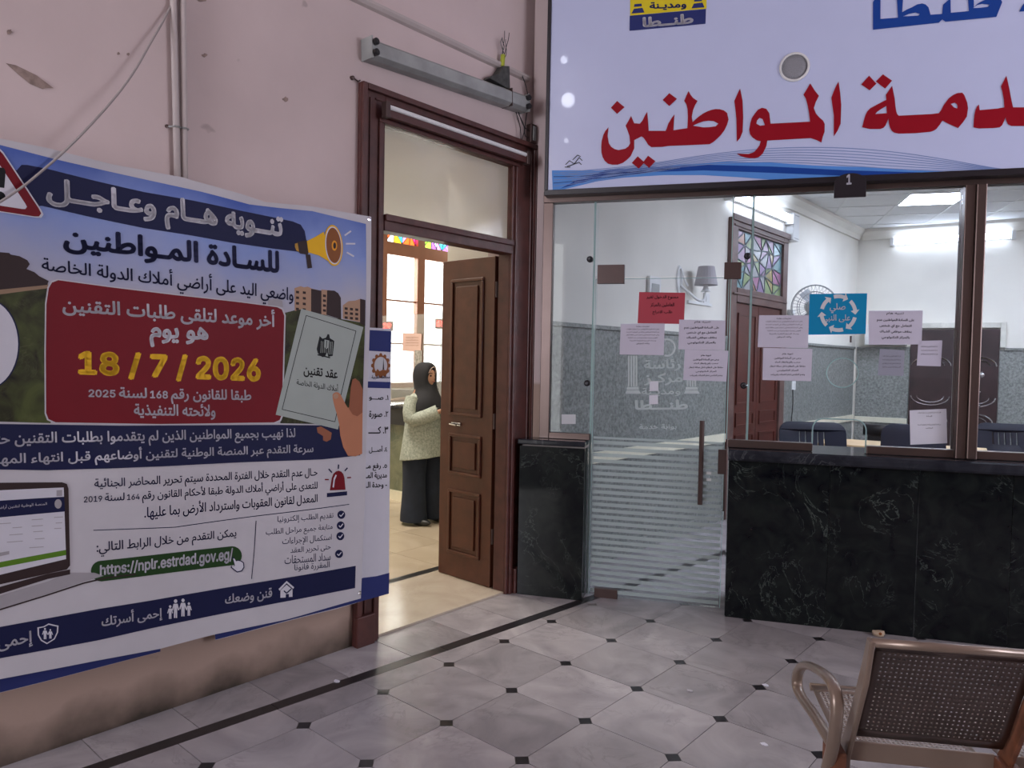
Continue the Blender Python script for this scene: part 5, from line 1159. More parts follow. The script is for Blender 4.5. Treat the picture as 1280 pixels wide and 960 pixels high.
# wires and switch box at the right end of the lamp
v0 = onX(652, 92, XW+.012)
t = thing('hanging_wires', 'tangle of thin dark wires hanging from the right end of the dusty lamp', 'wire', onX(650, 150, XW+.02))
for L in ([(652, 92), (659, 112), (661, 130), (657, 150), (655, 170), (661, 172)], [(648, 140), (652, 152), (656, 160), (663, 165)], [(645, 140), (650, 156), (651, 168), (651, 178)], [(648, 142), (657, 160), (652, 175)]):
    b = B(); tube(b, smoothpts([onX(x, y, XW+.03-.004*(i == 0)) for i, (x, y) in enumerate(L)], 2), .0028, 6); obj('wire', b, M_['blackplastic'], t, world=True)
v = onX(664, 168, XW+.02)
t = thing('junction_box', 'small open dark junction box beside the top right corner of the wooden door casing', 'fitting', v)
b = B(); box(b, (-.02, -.028, -.06), (.025, .028, .06)); obj('case', b, M_['bronze'], t, bevel=.004)
b = B(); box(b, (.0255, -.012, -.045), (.032, .012, .045)); obj('terminal', b, M_['greymetal'], t)
t = thing('cable_clip', 'tiny nail and clip beside the top left corner of the wooden door casing', 'fitting', onX(441, 97, XW+.01))
b = B(); lathe(b, [(0, -.01), (.011, -.01), (.009, .005), (0, .008)], 10, Matrix.Rotation(PI/2, 4, 'Y')); obj('clip', b, M_['bronze'], t)
b = B(); tube(b, [(0, .005, 0), (.004, .03, -.012), (0, .045, .0)], .004, 6); obj('nail', b, M_['bronze'], t)

# ================================================================== OFFICE FITTINGS
def holed(outer, holes, n0, n1, M):
    P = [[Vector((*p, 0)) for p in L] for L in [outer]+holes]
    tr = geometry.tessellate_polygon(P); flat = [v for L in P for v in L]; b = B()
    A = [b.verts.new(M @ Vector((v.x, n0, v.y))) for v in flat]; C = [b.verts.new(M @ Vector((v.x, n1, v.y))) for v in flat]
    for t_ in tr: b.faces.new([A[i] for i in t_]); b.faces.new([C[i] for i in t_[::-1]])
    k = 0
    for L in P:
        for i in range(len(L)):
            a, c_ = k+i, k+(i+1) % len(L); b.faces.new((A[a], A[c_], C[c_], C[a]))
        k += len(L)
    return fixn(b)
def lit_batten(name, label, mid, L, ang, nz):
    """nz: rotation about z so that local -y faces the room"""
    t = thing(name, label, 'lamp', mid, nz, group='lit fluorescent lamps in the office')
    b = B(); box(b, (-L/2, -.05, -.03), (L/2, 0, .035)); obj('housing', b, M_['whiteplastic'], t, bevel=.003)
    for dz in (-.022, .030):
        b = B(); tube(b, [(-L/2+.03, -.072, dz), (L/2-.03, -.072, dz)], .016, 10); obj('lit_tube', b, M_['tube'], t, smooth=True)
    for s_ in (-1, 1):
        b = B(); box(b, (s_*(L/2+.01)-.022, -.10, -.05), (s_*(L/2+.01)+.022, 0, .055)); obj('end_holder', b, M_['whiteplastic'], t, bevel=.003)
    return t
a, c_ = onX(915, 247, XW+.07), onX(989, 271, XW+.07)
lit_batten('fluorescent_lamp', 'lit twin tube lamp above the stained glass transom on the left office wall', (XW+.001, (a.y+c_.y)/2, (a.z+c_.z)/2), c_.y-a.y, 0, PI/2)
a, c_ = BF.px(1116, 302, -.07), BF.px(1266, 295, -.07)
lit_batten('fluorescent_lamp', 'long lit tube lamp high on the office back wall', BF.w((a.x+c_.x)/2, -.001, (a.z+c_.z)/2), c_.x-a.x, 0, math.radians(10))
t = thing('wall_box', 'small white vertical box on the wall right of the stained transom', 'fitting', (XW+.001, 8.11, 2.87)); b = B(); box(b, (0, -.07, 0), (.09, .10, .30)); obj('case', b, M_['whiteplastic'], t, bevel=.008)
b = B(); box(b, (.0901, -.05, .02), (.095, .08, .025)); obj('seam', b, M_['greymetal'], t); b = B(); box(b, (.0901, -.05, .27), (.095, .08, .275)); obj('seam', b, M_['greymetal'], t)
# wall lamp with shade
v = onX(851, 350, XW+.02); t = thing('wall_lamp', 'small ornate white wall lamp with a grey fabric shade behind the glass door', 'lamp', (XW, v.y, v.z))
b = B(); lathe(b, [(0, 0), (.05, 0), (.045, .015), (0, .02)], 14, Matrix.Scale(2.6, 4, (0, 0, 1)) @ Matrix.Rotation(PI/2, 4, 'Y')); obj('wall_plate', b, M_['whiteplastic'], t)
b = B(); tube(b, smoothpts([(.02, 0, -.05), (.07, .05, -.10), (.12, .12, -.17), (.14, .20, -.17), (.14, .23, -.09)], 2), .011, 8); tube(b, smoothpts([(.02, 0, .10), (.05, .01, .0), (.07, .04, -.05)], 2), .009, 8); obj('arm', b, M_['whiteplastic'], t, smooth=True)
b = B(); lathe(b, [(.0, -.09), (.045, -.085), (.03, -.07), (.016, -.03), (.016, .02), (0, .02)], 14, Matrix.Translation((.14, .23, 0))); obj('candle_cup', b, M_['whiteplastic'], t, smooth=True)
b = B(); R1 = [[(.14+r_*math.cos(a_), .23+r_*math.sin(a_), z_) for a_ in [2*PI*k/20 for k in range(20)]] for r_, z_ in ((.10, -.03), (.07, .13))]; loft(b, R1); obj('lamp_shade', b, mat('grey_shade', (.42, .40, .42), .8), t, smooth=False)
v = onX(818, 358, XW+.02); t = thing('wall_intercom', 'white wall intercom with a grey screen above the red notice', 'fitting', (XW+.001, v.y, v.z-.10)); b = B(); box(b, (0, -.09, -.08), (.03, .09, .18)); obj('case', b, M_['whiteplastic'], t, bevel=.006); b = B(); box(b, (.0305, -.06, -.05), (.033, .06, .12)); obj('screen', b, M_['greymetal'], t)
a, c_ = onX(860, 377, XW+.01), onX(889, 382, XW+.01); t = thing('cable_duct', 'thin horizontal white cable duct under the wall lamp', 'fitting', (XW+.001, (a.y+c_.y)/2, a.z)); b = B(); box(b, (0, -(c_.y-a.y)/2, -.012), (.015, (c_.y-a.y)/2, .012)); obj('duct', b, M_['whiteplastic'], t)
for (x, y, lb_) in ((886, 373, 'small white wall switch at the end of the cable duct'), (992, 482, 'white wall socket beside the red door')):
    v = onX(x, y, XW+.03); t = thing('wall_switch', lb_, 'switch', (XW+.024 if y > 400 else XW+.001, v.y, v.z)); b = B(); box(b, (0, -.055, -.05), (.012, .055, .05)); obj('plate', b, M_['whiteplastic'], t, bevel=.004)
    b = B(); box(b, (.012, -.02, -.03), (.017, .02, .03)); obj('rocker', b, M_['whiteplastic'], t)
v = onX(991, 487, XW+.06); v2 = onX(989, 553, XW+.06); t = thing('power_cord', 'dark cord hanging down from the socket beside the red door', 'cable', v); b = B(); tube(b, smoothpts([v, v*.7+v2*.3+Vector((0, .02, 0)), v*.4+v2*.6-Vector((0, .02, 0)), v2], 2), .006, 6); obj('cord', b, M_['blackplastic'], t, world=True)
b = B(); tube(b, [v*.35+v2*.65, v2], .014, 8); obj('plug_adapter', b, M_['whiteplastic'], t, world=True)
# wall fan
fc = onX(1018, 384, -2.70); ax = Vector((.50, -.84, -.12)).normalized()
t = thing('wall_fan', 'grey wall fan with a round wire cage half hidden by the blue sticker', 'fan', (XW+.001, fc.y+.55, fc.z))
Q = Matrix.Translation(fc) @ ax.to_track_quat('Z', 'Y').to_matrix().to_4x4()
b = B(); r_ = .235
for rr_, zz in ((r_, 0), (r_*.98, .035), (r_*.7, .055), (r_*.4, .062), (r_*.98, -.035), (r_*.7, -.06)): tube(b, [Q @ Vector((rr_*math.cos(a_), rr_*math.sin(a_), zz)) for a_ in [2*PI*k/32 for k in range(32)]], .0035 if zz else .006, 5, closed=True)
for k in range(36):
    a_ = 2*PI*k/36; tube(b, [Q @ Vector((q_*math.cos(a_), q_*math.sin(a_), z_)) for q_, z_ in ((.06, .064), (r_*.7, .055), (r_, 0), (r_*.7, -.06), (.07, -.07))], .0016, 4)
obj('wire_cage', b, M_['greymetal'], t, world=True)
for k in range(3):
    b = B(); vs = []
    for i in range(6):
        rr_ = .04+.17*i/5; a0 = 2*PI*k/3+.1*i/5; w_ = .25+.9*math.sin(PI*(i+1)/7)*.6
        vs.append([Q @ Vector((rr_*math.cos(a0-w_/2), rr_*math.sin(a0-w_/2), -.018)), Q @ Vector((rr_*math.cos(a0+w_/2), rr_*math.sin(a0+w_/2), .018)), Q @ Vector((rr_*math.cos(a0+w_/2), rr_*math.sin(a0+w_/2), .015)), Q @ Vector((rr_*math.cos(a0-w_/2), rr_*math.sin(a0-w_/2), -.021))])
    loft(b, vs); obj('blade', b, mat('translucent_grey', (.45, .48, .50), .3), t, world=True)
b = B(); lathe(b, [(0, -.22), (.06, -.21), (.075, -.16), (.07, -.08), (.05, -.06), (.045, .06), (0, .07)], 18, Q); obj('motor', b, M_['whiteplastic'], t, world=True, smooth=True)
mb = Q @ Vector((0, 0, -.18)); b = B(); tube(b, [mb, mb-Vector((0, 0, .10)), Vector((XW+.05, mb.y+.10, mb.z-.14))], .022, 10); obj('bracket', b, M_['whiteplastic'], t, world=True, smooth=True)
b = B(); box(b, (XW+.001, mb.y+.04, mb.z-.26), (XW+.05, mb.y+.16, mb.z-.02)); obj('wall_bracket', b, M_['whiteplastic'], t, world=True, bevel=.01)
# shelf with name plate
a, c_ = BF.px(1012, 432, -.20), BF.px(1074, 418, -.20)
t = thing('white_cabinet', 'white wall box with a small brown name plate below the blue sticker', 'cabinet', BF.w(a.x+.35, -.21, a.z), math.radians(10))
a, c_ = BF.px(1078, 431, -.2), BF.px(1078, 416, -.2)
t.location = BF.w(.14, -.22, a.z); MATR[t.name] = Matrix.Translation(BF.w(.14, -.22, a.z)) @ Matrix.Rotation(math.radians(10), 4, 'Z')
b = B(); box(b, (.0, 0, 0), (.50, .19, .27)); obj('box', b, M_['whiteplastic'], t, bevel=.006)
n0_, n1_ = BF.px(1028, 428, -.21), BF.px(1065, 418, -.21)
b = B(); box(b, (n0_.x-.14, -.012, .03), (n1_.x-.14, -.001, .12)); obj('name_plate', b, M_['bronze'], t)

# ------------------------------------------------------------------ chairs and desk
def rrect(x0, x1, z0, z1, r, top=True, n=5):
    P = [(x0, z0), (x1, z0)]
    P += [(x1-r+r*math.cos(a), z1-r+r*math.sin(a)) for a in [PI/2*k/n for k in range(n+1)]]
    P += [(x0+r-r*math.sin(a), z1-r+r*math.cos(a)) for a in [PI/2*k/n for k in range(n+1)]]
    return P
def chair(label, loc, rz, top, w_=.29, slots=True, group='dark office chairs behind the counter', arms=False):
    t = thing('plastic_chair', label, 'chair', loc, rz, group); m_ = M_['navyplastic']
    holes = []
    if slots:
        for k in range(5):
            x = -.11+.055*k; zt_ = top-.09; holes.append([(x-.007, zt_-.13), (x+.007, zt_-.13), (x+.0045, zt_), (x-.0045, zt_)])
    b = holed(rrect(-w_, w_, .47, top, .10), holes, -.235, -.215, Matrix.Identity(4))
    for v in b.verts: v.co.y += .35*v.co.x**2-.22*(v.co.z-.47)
    obj('backrest', b, m_, t, bevel=.004)
    b = B(); prism(b, rrect(-w_+.03, w_-.03, -.22, .24, .08), .42, .45); obj('seat', b, m_, t, bevel=.006)
    for sx in (-1, 1):
        for sy in (-1, 1):
            b = B(); tube(b, [(sx*(w_-.06), sy*.19, .425), (sx*(w_-.02), sy*.24, 0)], [.020, .016], 8); obj('leg', b, m_, t)
    return t
def at_(px, z): v = onZ(px[0], px[1], z); return v
v = onZ(1027, 531, .97); chair('navy slotted plastic chair directly behind the pass-through opening', (v.x, v.y, 0), R+PI+.15, .97, .30)
v = onZ(1143, 534, .98); chair('dark chair behind the white sheet left of the mullion', (v.x, v.y, 0), R+PI-.2, .98, .26, slots=False)
v = onZ(1278, 529, .93); chair('dark chair at the right edge behind the glass', (v.x, v.y-.5, 0), R+PI, .93, .28)
v = onZ(1092, 539, .74); vd = onZ(1092, 556, .75)
t = thing('desk', 'pale wooden office desk behind the navy slotted chair', 'desk', (vd.x+.1, vd.y+.15, 0), math.radians(10))
b = B(); box(b, (-.60, -.30, .72), (.80, .30, .75)); obj('desktop', b, M_['deskwood'], t, bevel=.004)
b = B(); box(b, (-.55, -.26, .12), (.75, -.24, .72)); obj('modesty_panel', b, M_['deskwood'], t)
for x in (-.58, .75):
    b = B(); box(b, (x, -.28, 0), (x+.03, .28, .72)); obj('side_panel', b, M_['deskwood'], t)
t = thing('black_armchair', 'black padded office chair with a low rolled back behind the desk', 'chair', (v.x, v.y+.45, 0), math.radians(190), group=None)
b = B(); prism(b, rrect(-.24, .26, -.26, .22, .1), .42, .52); obj('seat', b, M_['blackplastic'], t, bevel=.02)
b = B(); tube(b, [(-.25, -.25, .70), (.25, -.25, .70)], .07, 14); obj('back_roll', b, M_['blackplastic'], t, smooth=True)
b = B(); box(b, (-.2, -.29, .5), (.2, -.24, .70)); obj('back_pad', b, M_['blackplastic'], t, bevel=.01)
b = B(); tube(b, [(0, 0, .42), (0, 0, .06)], .03, 10); obj('column', b, M_['chrome'], t)
for k in range(5):
    a_ = 2*PI*k/5; b = B(); tube(b, [(0, 0, .08), (.27*math.cos(a_), .27*math.sin(a_), .03)], [.022, .014], 8); tube(b, [(.27*math.cos(a_), .27*math.sin(a_)-.01, .025), (.27*math.cos(a_), .27*math.sin(a_)+.01, .025)], .024, 10); obj('leg', b, M_['blackplastic'], t)

# ================================================================== LOBBY
t = thing('lobby_counter', 'dark topped counter with a stained green marble front in the lobby', 'counter', (-5.6, 5.2, 0))
b = B(); box(b, (-7.3, 4.98, .10), (-3.95, 5.45, .80)); obj('front', b, marble('green_marble', (.05, .07, .045), (.20, .21, .13), (.3, .3, .22), .4, .3, 3, 3, .02), t, world=True)
b = B(); box(b, (-7.3, 4.95, 0), (-3.95, 5.46, .0985)); obj('plinth', b, M_['band'], t, world=True)
b = B(); box(b, (-7.3, 4.93, .8005), (-3.95, 5.47, .975)); obj('fascia', b, M_['blackplastic'], t, world=True)
b = B(); box(b, (-7.3, 4.90, .9755), (-3.95, 5.50, 1.0)); obj('countertop', b, M_['blacktop'], t, world=True, bevel=.004)
t = thing('monitor', 'black computer monitor on the lobby counter behind the woman', 'monitor', (-6.12, 5.38, 1.0), .75)
b = B(); box(b, (-.26, -.02, .04), (.26, .02, .15)); obj('screen_case', b, M_['blackplastic'], t, bevel=.006); b = B(); box(b, (-.04, -.015, .012), (.04, .015, .06)); obj('stand', b, M_['blackplastic'], t); b = B(); box(b, (-.1, -.08, 0), (.1, .08, .012)); obj('foot', b, M_['blackplastic'], t)
def display(px, py, Yd, digits, label):
    v = CAM+ray(px, py)*(Yd/ray(px, py).y); rz = .75
    t = thing('queue_display', label, 'display', (v.x, v.y, 1.0), rz, 'red queue displays on thin posts')
    h = v.z-1.0; b = B(); tube(b, [(0, 0, 0), (0, 0, h-.02)], .008, 8); obj('post', b, M_['greymetal'], t)
    b = B(); lathe(b, [(0, 0), (.05, 0), (.045, .012), (0, .012)], 14); obj('foot', b, M_['greymetal'], t)
    b = B(); box(b, (-.065, -.035, h-.05), (.065, .02, h+.055)); obj('case', b, mat('display_case', (.12, .03, .03), .4), t, bevel=.006)
    b = B(); vs, ts = glyphs(digits, .03, True); V = [b.verts.new((-.04+.08*x, -.0358, h-.03+.065*y)) for x, y in vs]
    for q_ in ts: b.faces.new([V[i] for i in q_])
    obj('digits', b, M_['led'], t)
display(484, 408, 5.2, '19', 'queue display reading red digits left of the paper on the window')
display(551, 405, 5.2, '--', 'queue display with red dashes right of the paper, next to the door leaf')
v = CAM+ray(531, 452)*(5.25/ray(531, 452).y)
v = CAM+ray(515, 428)*(5.0/ray(515, 428).y)
t = thing('glass_screen', 'clear counter screen with a pinkish notice above the lobby counter', 'screen', (-5.6, 5.0, 1.0)); b = B(); box(b, (-7.2, 5.000, 1.001), (-4.0, 5.006, 1.95)); obj('pane', b, M_['glass'], t, world=True)
t = thing('pink_notice', 'pinkish paper notice taped to the lobby counter screen', 'notice', (v.x, 4.993, v.z-.12)); 
P4 = [CAM+ray(x, y)*(4.996/ray(x, y).y) for x, y in ((503.5, 416), (527, 417), (526, 440), (503, 438.5))]
b = B(); F = [b.verts.new(q_) for q_ in P4]; K = [b.verts.new(q_+Vector((0, .001, 0))) for q_ in P4]; b.faces.new(F); b.faces.new(K[::-1])
for i in range(4): b.faces.new((F[i], F[(i+1) % 4], K[(i+1) % 4], K[i]))
obj('sheet', fixn(b), mat('pink_paper', (.62, .42, .36), .8), t, world=True)
q = Print(lambda x, y: (lambda v_: (v_.x, v_.z))(onY(x, y, 4.996)), lambda a_, b_, e: Vector((a_, 4.996-e, b_)))
for tx in rows(tiny[1:5], (507, 421, 523, 434), .01): q.text(tx[0], tx[1], tx[2], 'brown', 1, tx[3])
q.build(t, {'brown': 'printed_text'})
P4 = [onY(x, y, 4.995) for x, y in ((518.5, 438), (527.5, 438), (526.5, 478), (517.5, 478))]
t = thing('ornament_strip', 'narrow silver ornamental film strip below the pink notice', 'sticker', P4[3]); b = B(); F = [b.verts.new(q_) for q_ in P4]; K = [b.verts.new(q_+Vector((0, .001, 0))) for q_ in P4]; b.faces.new(F); b.faces.new(K[::-1])
for i in range(4): b.faces.new((F[i], F[(i+1) % 4], K[(i+1) % 4], K[i]))
obj('film', fixn(b), speckle('ornament_film', (.12, .11, .10), (.5, .47, .42), 40, .4), t, world=True)

# ================================================================== PEOPLE
def skinned(verts, edges, rad, name, mt, parent, sub=2, root=0):
    me = bpy.data.meshes.new(name); me.from_pydata([tuple(v) for v in verts], edges, []); o = bpy.data.objects.new(name, me); COL.objects.link(o)
    sk = o.modifiers.new('skin', 'SKIN'); sk.use_smooth_shade = True
    for i, r_ in enumerate(rad):
        sv = me.skin_vertices[0].data[i]; sv.radius = r_ if isinstance(r_, tuple) else (r_, r_); sv.use_root = (i == root)
    ss = o.modifiers.new('sub', 'SUBSURF'); ss.levels = sub; ss.render_levels = sub
    dg = bpy.context.evaluated_depsgraph_get(); m2 = bpy.data.meshes.new_from_object(o.evaluated_get(dg)); m2.name = name
    bpy.data.objects.remove(o); m2.materials.clear(); m2.materials.append(mt)
    for p_ in m2.polygons: p_.use_smooth = True
    o2 = bpy.data.objects.new(name, m2); COL.objects.link(o2); o2.parent = parent; return o2
def ringpts(cx, cy, z, rx, ry, n=20, wob=0, ph=0, tilt=0): return [(cx+rx*math.cos(a)*(1+wob*math.sin(5*a+ph)), cy+ry*math.sin(a)*(1+wob*math.cos(4*a+ph)), z+tilt*math.cos(a)) for a in [2*PI*k/n for k in range(n)]]
def make_body(S_, wristR, wristL, elbR, elbL, hipz, feet, headtilt, t, lean=0.03, seated=False):
    """x forward, y left; one continuous skin mesh with fingers"""
    V = []; E_ = []; Rr = []
    def add(p_, r_, par=None):
        V.append(Vector(p_)); Rr.append(r_)
        if par is not None: E_.append((par, len(V)-1))
        return len(V)-1
    pel = add((0, 0, hipz), (.13, .10)); ab = add((.01, 0, hipz+.14), (.12, .10), pel); ch = add((lean, 0, hipz+.32), (.13, .10), ab); nk0 = add((lean-.01, 0, hipz+.42), .05, ch); nk = add((lean+.01, 0, hipz+.51), .045, nk0)
    hd = add((lean+.025+headtilt*.3, 0, hipz+.57), .06, nk); add((lean+.03+headtilt, 0, hipz+.66), .07, hd)
    for s_, el, wr in ((-1, elbR, wristR), (1, elbL, wristL)):
        shd = add((lean-.01, s_*.13, hipz+.36), .04, ch if False else nk0); e_ = add(el, .036, shd); m_ = add(Vector(el)*.5+Vector(wr)*.5, .031, e_); w_ = add(wr, .022, m_)
        d = (Vector(wr)-Vector(el)).normalized(); side = d.cross(Vector((0, 0, 1))).normalized(); up = side.cross(d)
        pm = add(Vector(wr)+d*.04, (.030, .015), w_)
        for k, (off, L_) in enumerate(((-.024, .062), (-.008, .072), (.008, .068), (.023, .052))):
            a_ = add(Vector(wr)+d*.078+side*off, .009, pm); b_ = add(V[a_]+d*L_*.5-up*.006, .008, a_); add(V[b_]+d*L_*.4-up*.016, .0065, b_)
        th = add(Vector(wr)+d*.03+side*(s_*-.0+.03)*1+up*.008, .010, w_); add(V[th]+d*.03+side*.012, .0085, th)
    for s_, f_ in zip((-1, 1), feet):
        hp = add((0, s_*.09, hipz-.05), .085, pel); kn = add(f_[0], .055, hp); an = add(f_[1], .038, kn); add(Vector(f_[1])+Vector((.10, 0, -.035)), (.038, .02), an)
    return skinned(V, E_, Rr, 'body', M_['skin'], t)
def face(t, c_, s_=1.0, yaw=0):
    """head c_=centre of skull; features on +x side"""
    Mx = Matrix.Translation(c_) @ Matrix.Rotation(yaw, 4, 'Z')
    b = B(); bmesh.ops.create_uvsphere(b, u_segments=24, v_segments=18, radius=1)
    for v in b.verts:
        x, y, z = v.co; sx, sy, sz = .088, .072, .108
        q_ = Vector((x*sx, y*sy*(1-.25*max(0, -z)), z*sz))
        if z < 0 and x < 0: q_.x *= 1-.35*min(1, -z)
        fr = max(0, x)
        q_.x += fr*(.020*math.exp(-((z+.12)/.14)**2-(y/.17)**2) + .006*math.exp(-((z+.42)/.09)**2-(y/.35)**2)+.010*math.exp(-((z+.75)/.16)**2-(y/.35)**2) - .010*math.exp(-((z-.08)/.12)**2-((abs(y)-.36)/.16)**2)+.004*math.exp(-((z-.3)/.1)**2))
        v.co = Mx @ (q_*s_)
    obj('face', b, M_['skin'], t, smooth=True)
    for sy in (-1, 1):
        b = B(); bmesh.ops.create_uvsphere(b, u_segments=10, v_segments=8, radius=.010*s_, matrix=Mx @ Matrix.Translation(Vector((.074, sy*.030, .008))*s_)); obj('eye', b, I_['dark'], t)
        b = B(); tube(b, [Mx @ (Vector((.082, sy*.014, .028))*s_), Mx @ (Vector((.080, sy*.032, .034))*s_), Mx @ (Vector((.068, sy*.048, .026))*s_)], .0035*s_, 5); obj('eyebrow', b, I_['dark'], t)
        b = B(); bmesh.ops.create_uvsphere(b, u_segments=10, v_segments=8, radius=1, matrix=Mx @ Matrix.Translation(Vector((-.005, sy*.070, -.005))*s_) @ Matrix.Diagonal((.016, .007, .028, 1))); obj('ear', b, M_['skin'], t)
    b = B(); tube(b, [Mx @ (Vector((.083, -.022, -.047))*s_), Mx @ (Vector((.094, 0, -.045))*s_), Mx @ (Vector((.083, .022, -.047))*s_)], [.003*s_, .0065*s_, .003*s_], 6); obj('lips', b, mat('lips', (.35, .12, .09), .5), t)
def cloth(parent, name, rings, mt, sub=1):
    b = B(); loft(b, rings, cap=False); o = obj(name, fixn(b), mt, parent, smooth=True)
    so = o.modifiers.new('thickness', 'SOLIDIFY'); so.thickness = .006
    s_ = o.modifiers.new('sub', 'SUBSURF'); s_.levels = sub; s_.render_levels = sub
    return o
wp = Vector((-4.98, 4.46, .001)); face_dir = math.radians(8)
wo = thing('person', 'standing woman in black headscarf, sage green blouse and dark wide trousers holding white paper', 'person', wp, face_dir)
sag = speckle('sage_print_cloth', (.22, .25, .21), (.44, .465, .40), 55, .85)
denim = mat('dark_navy_cloth', (.010, .016, .032), .85, var=.25, scale=9, bump=.25, bscale=30)
hz = .77
make_body(1, (.27, -.08, 1.03), (.27, .06, 1.03), (.06, -.215, .95), (.06, .205, .95), hz, (((.03, -.10, .42), (.02, -.10, .07)), ((.06, .10, .42), (.08, .11, .07))), .02, wo)
hc_ = Vector((.055, 0, 1.335)); face(wo, hc_, .95)
# headscarf: shell open at the face, draped to the chest
def hij(t, c_, mt, zlow):
    n = 28; rg = []
    for z, rx, ry, cx, fr in ((.130, .03, .03, -.012, .02), (.118, .075, .062, -.014, .062), (.085, .108, .088, -.016, .086), (.04, .122, .098, -.018, .083), (-.01, .124, .100, -.018, .070), (-.06, .118, .098, -.015, .066), (-.105, .112, .095, -.01, .085), (-.14, .112, .105, .0, .100), (-.19, .135, .145, .0, .125), (-.24, .145, .185, .0, .15), (zlow, .150, .19, .0, .17)):
        r_ = []
        for k in range(n):
            a = 2*PI*k/n; x = rx*math.cos(a)+cx; y = ry*math.sin(a)
            if math.cos(a) > 0: x = min(x, fr-.018*math.cos(a)*(1 if -.08 < z < .1 else 0)) if abs(math.sin(a)) < .99 else x
            wv = .006*math.sin(6*a+z*30) if z < -.1 else .002*math.sin(9*a)
            r_.append((c_.x+x+wv, c_.y+y+wv, c_.z+z))
        rg.append(r_)
    b = B(); loft(b, rg, cap=False); b.verts.ensure_lookup_table()
    bmesh.ops.contextual_create(b, geom=b.edges[:0] or [e for e in b.edges if e.is_boundary and all(abs(v.co.z-(c_.z+.130)) < .002 for v in e.verts)])
    o = obj('headscarf', fixn(b), mt, t, smooth=True); s_ = o.modifiers.new('sub', 'SUBSURF'); s_.levels = 1; s_.render_levels = 1
hij(wo, hc_, M_['black_cloth'], -.30)
b = B(); tube(b, [(hc_.x+.062, hc_.y-.052, hc_.z+.03), (hc_.x+.078, hc_.y-.03, hc_.z+.075), (hc_.x+.080, hc_.y, hc_.z+.088), (hc_.x+.078, hc_.y+.03, hc_.z+.075), (hc_.x+.062, hc_.y+.052, hc_.z+.03)], .004, 6); obj('underscarf_edge', b, mat('patterned_edge', (.5, .38, .33), .8), wo)
cloth(wo, 'blouse', [ringpts(.02, 0, z, rx, ry, 28, wv, z*9, tl) for z, rx, ry, wv, tl in ((1.19, .07, .09, 0, 0), (1.165, .10, .15, 0, 0), (1.12, .125, .185, .01, 0), (1.02, .145, .185, .01, 0), (.92, .15, .18, .02, .01), (.84, .158, .188, .03, .01), (.74, .175, .205, .05, .02), (.64, .195, .225, .07, .03), (.585, .205, .235, .08, .03))], sag)
for s_ in (-1, 1):
    el = Vector((.06, s_*.21, .95)); wr = Vector((.25, s_*.07, 1.03)); sh_ = Vector((.02, s_*.15, 1.14))
    P_ = smoothpts([sh_, sh_*.5+el*.5+Vector((-.015, s_*.015, 0)), el+Vector((-.01, s_*.005, -.01)), el*.5+wr*.5+Vector((0, 0, -.012)), wr], 1)
    b = B(); tube(b, P_, [.068, .068, .066, .066, .066, .064, .058, .046][:len(P_)] if len(P_) <= 8 else [.062]*len(P_), 14, cap=False); obj('sleeve', b, sag, wo, smooth=True)
    b = B(); tube(b, [wr-Vector((.02, 0, .01)), wr+Vector((.012, 0, .002))], [.044, .034], 14, cap=False); obj('cuff', b, sag, wo, smooth=True)
b = B(); tube(b, [(-.13, .03, .90), (-.17, .02, .82), (-.185, .01, .70), (-.19, .0, .62)], [.02, .035, .04, .03], 8); obj('tie_ribbon', b, sag, wo, smooth=True)
b = B(); bmesh.ops.create_icosphere(b, subdivisions=2, radius=.035, matrix=Matrix.Translation((-.14, .01, .90))); obj('bow', b, sag, wo, smooth=True)
for s_, fx in ((-1, .02), (1, .07)):
    rg = []
    for z, r_, cy in ((.72, .115, .085), (.60, .12, .09), (.42, .105, .10), (.25, .11, .105), (.10, .125, .11), (.03, .13, .11)):
        rg.append(ringpts(.0+fx*(1-z/.72), s_*cy, z, r_, r_*.95, 20, .03, z*20+s_))
    cloth(wo, 'trouser_leg', rg, denim)
    b = B(); bmesh.ops.create_uvsphere(b, u_segments=16, v_segments=10, radius=1, matrix=Matrix.Translation((fx+.07, s_*.11, .032)) @ Matrix.Diagonal((.125, .045, .034, 1)))
    for v in b.verts: v.co.z = max(v.co.z, .003)
    obj('shoe', b, M_['blackplastic'], wo, smooth=True)
ph_ = wo.matrix_world
pw = MATR[wo.name] @ Vector((.33, -.02, 1.055))
t = thing('held_paper', 'white sheet of paper held in front of the woman in black headscarf', 'paper', pw, face_dir)
b = B(); gr = [[b.verts.new((-.03+.16*i/4, -.09+.18*j/3, .012*math.sin(i*.9)+.03*i/4)) for j in range(4)] for i in range(5)]
for i in range(4):
    for j in range(3): b.faces.new((gr[i][j], gr[i+1][j], gr[i+1][j+1], gr[i][j+1]))
o = obj('sheet', b, I_['white2'], t, smooth=True); so = o.modifiers.new('thickness', 'SOLIDIFY'); so.thickness = .0012
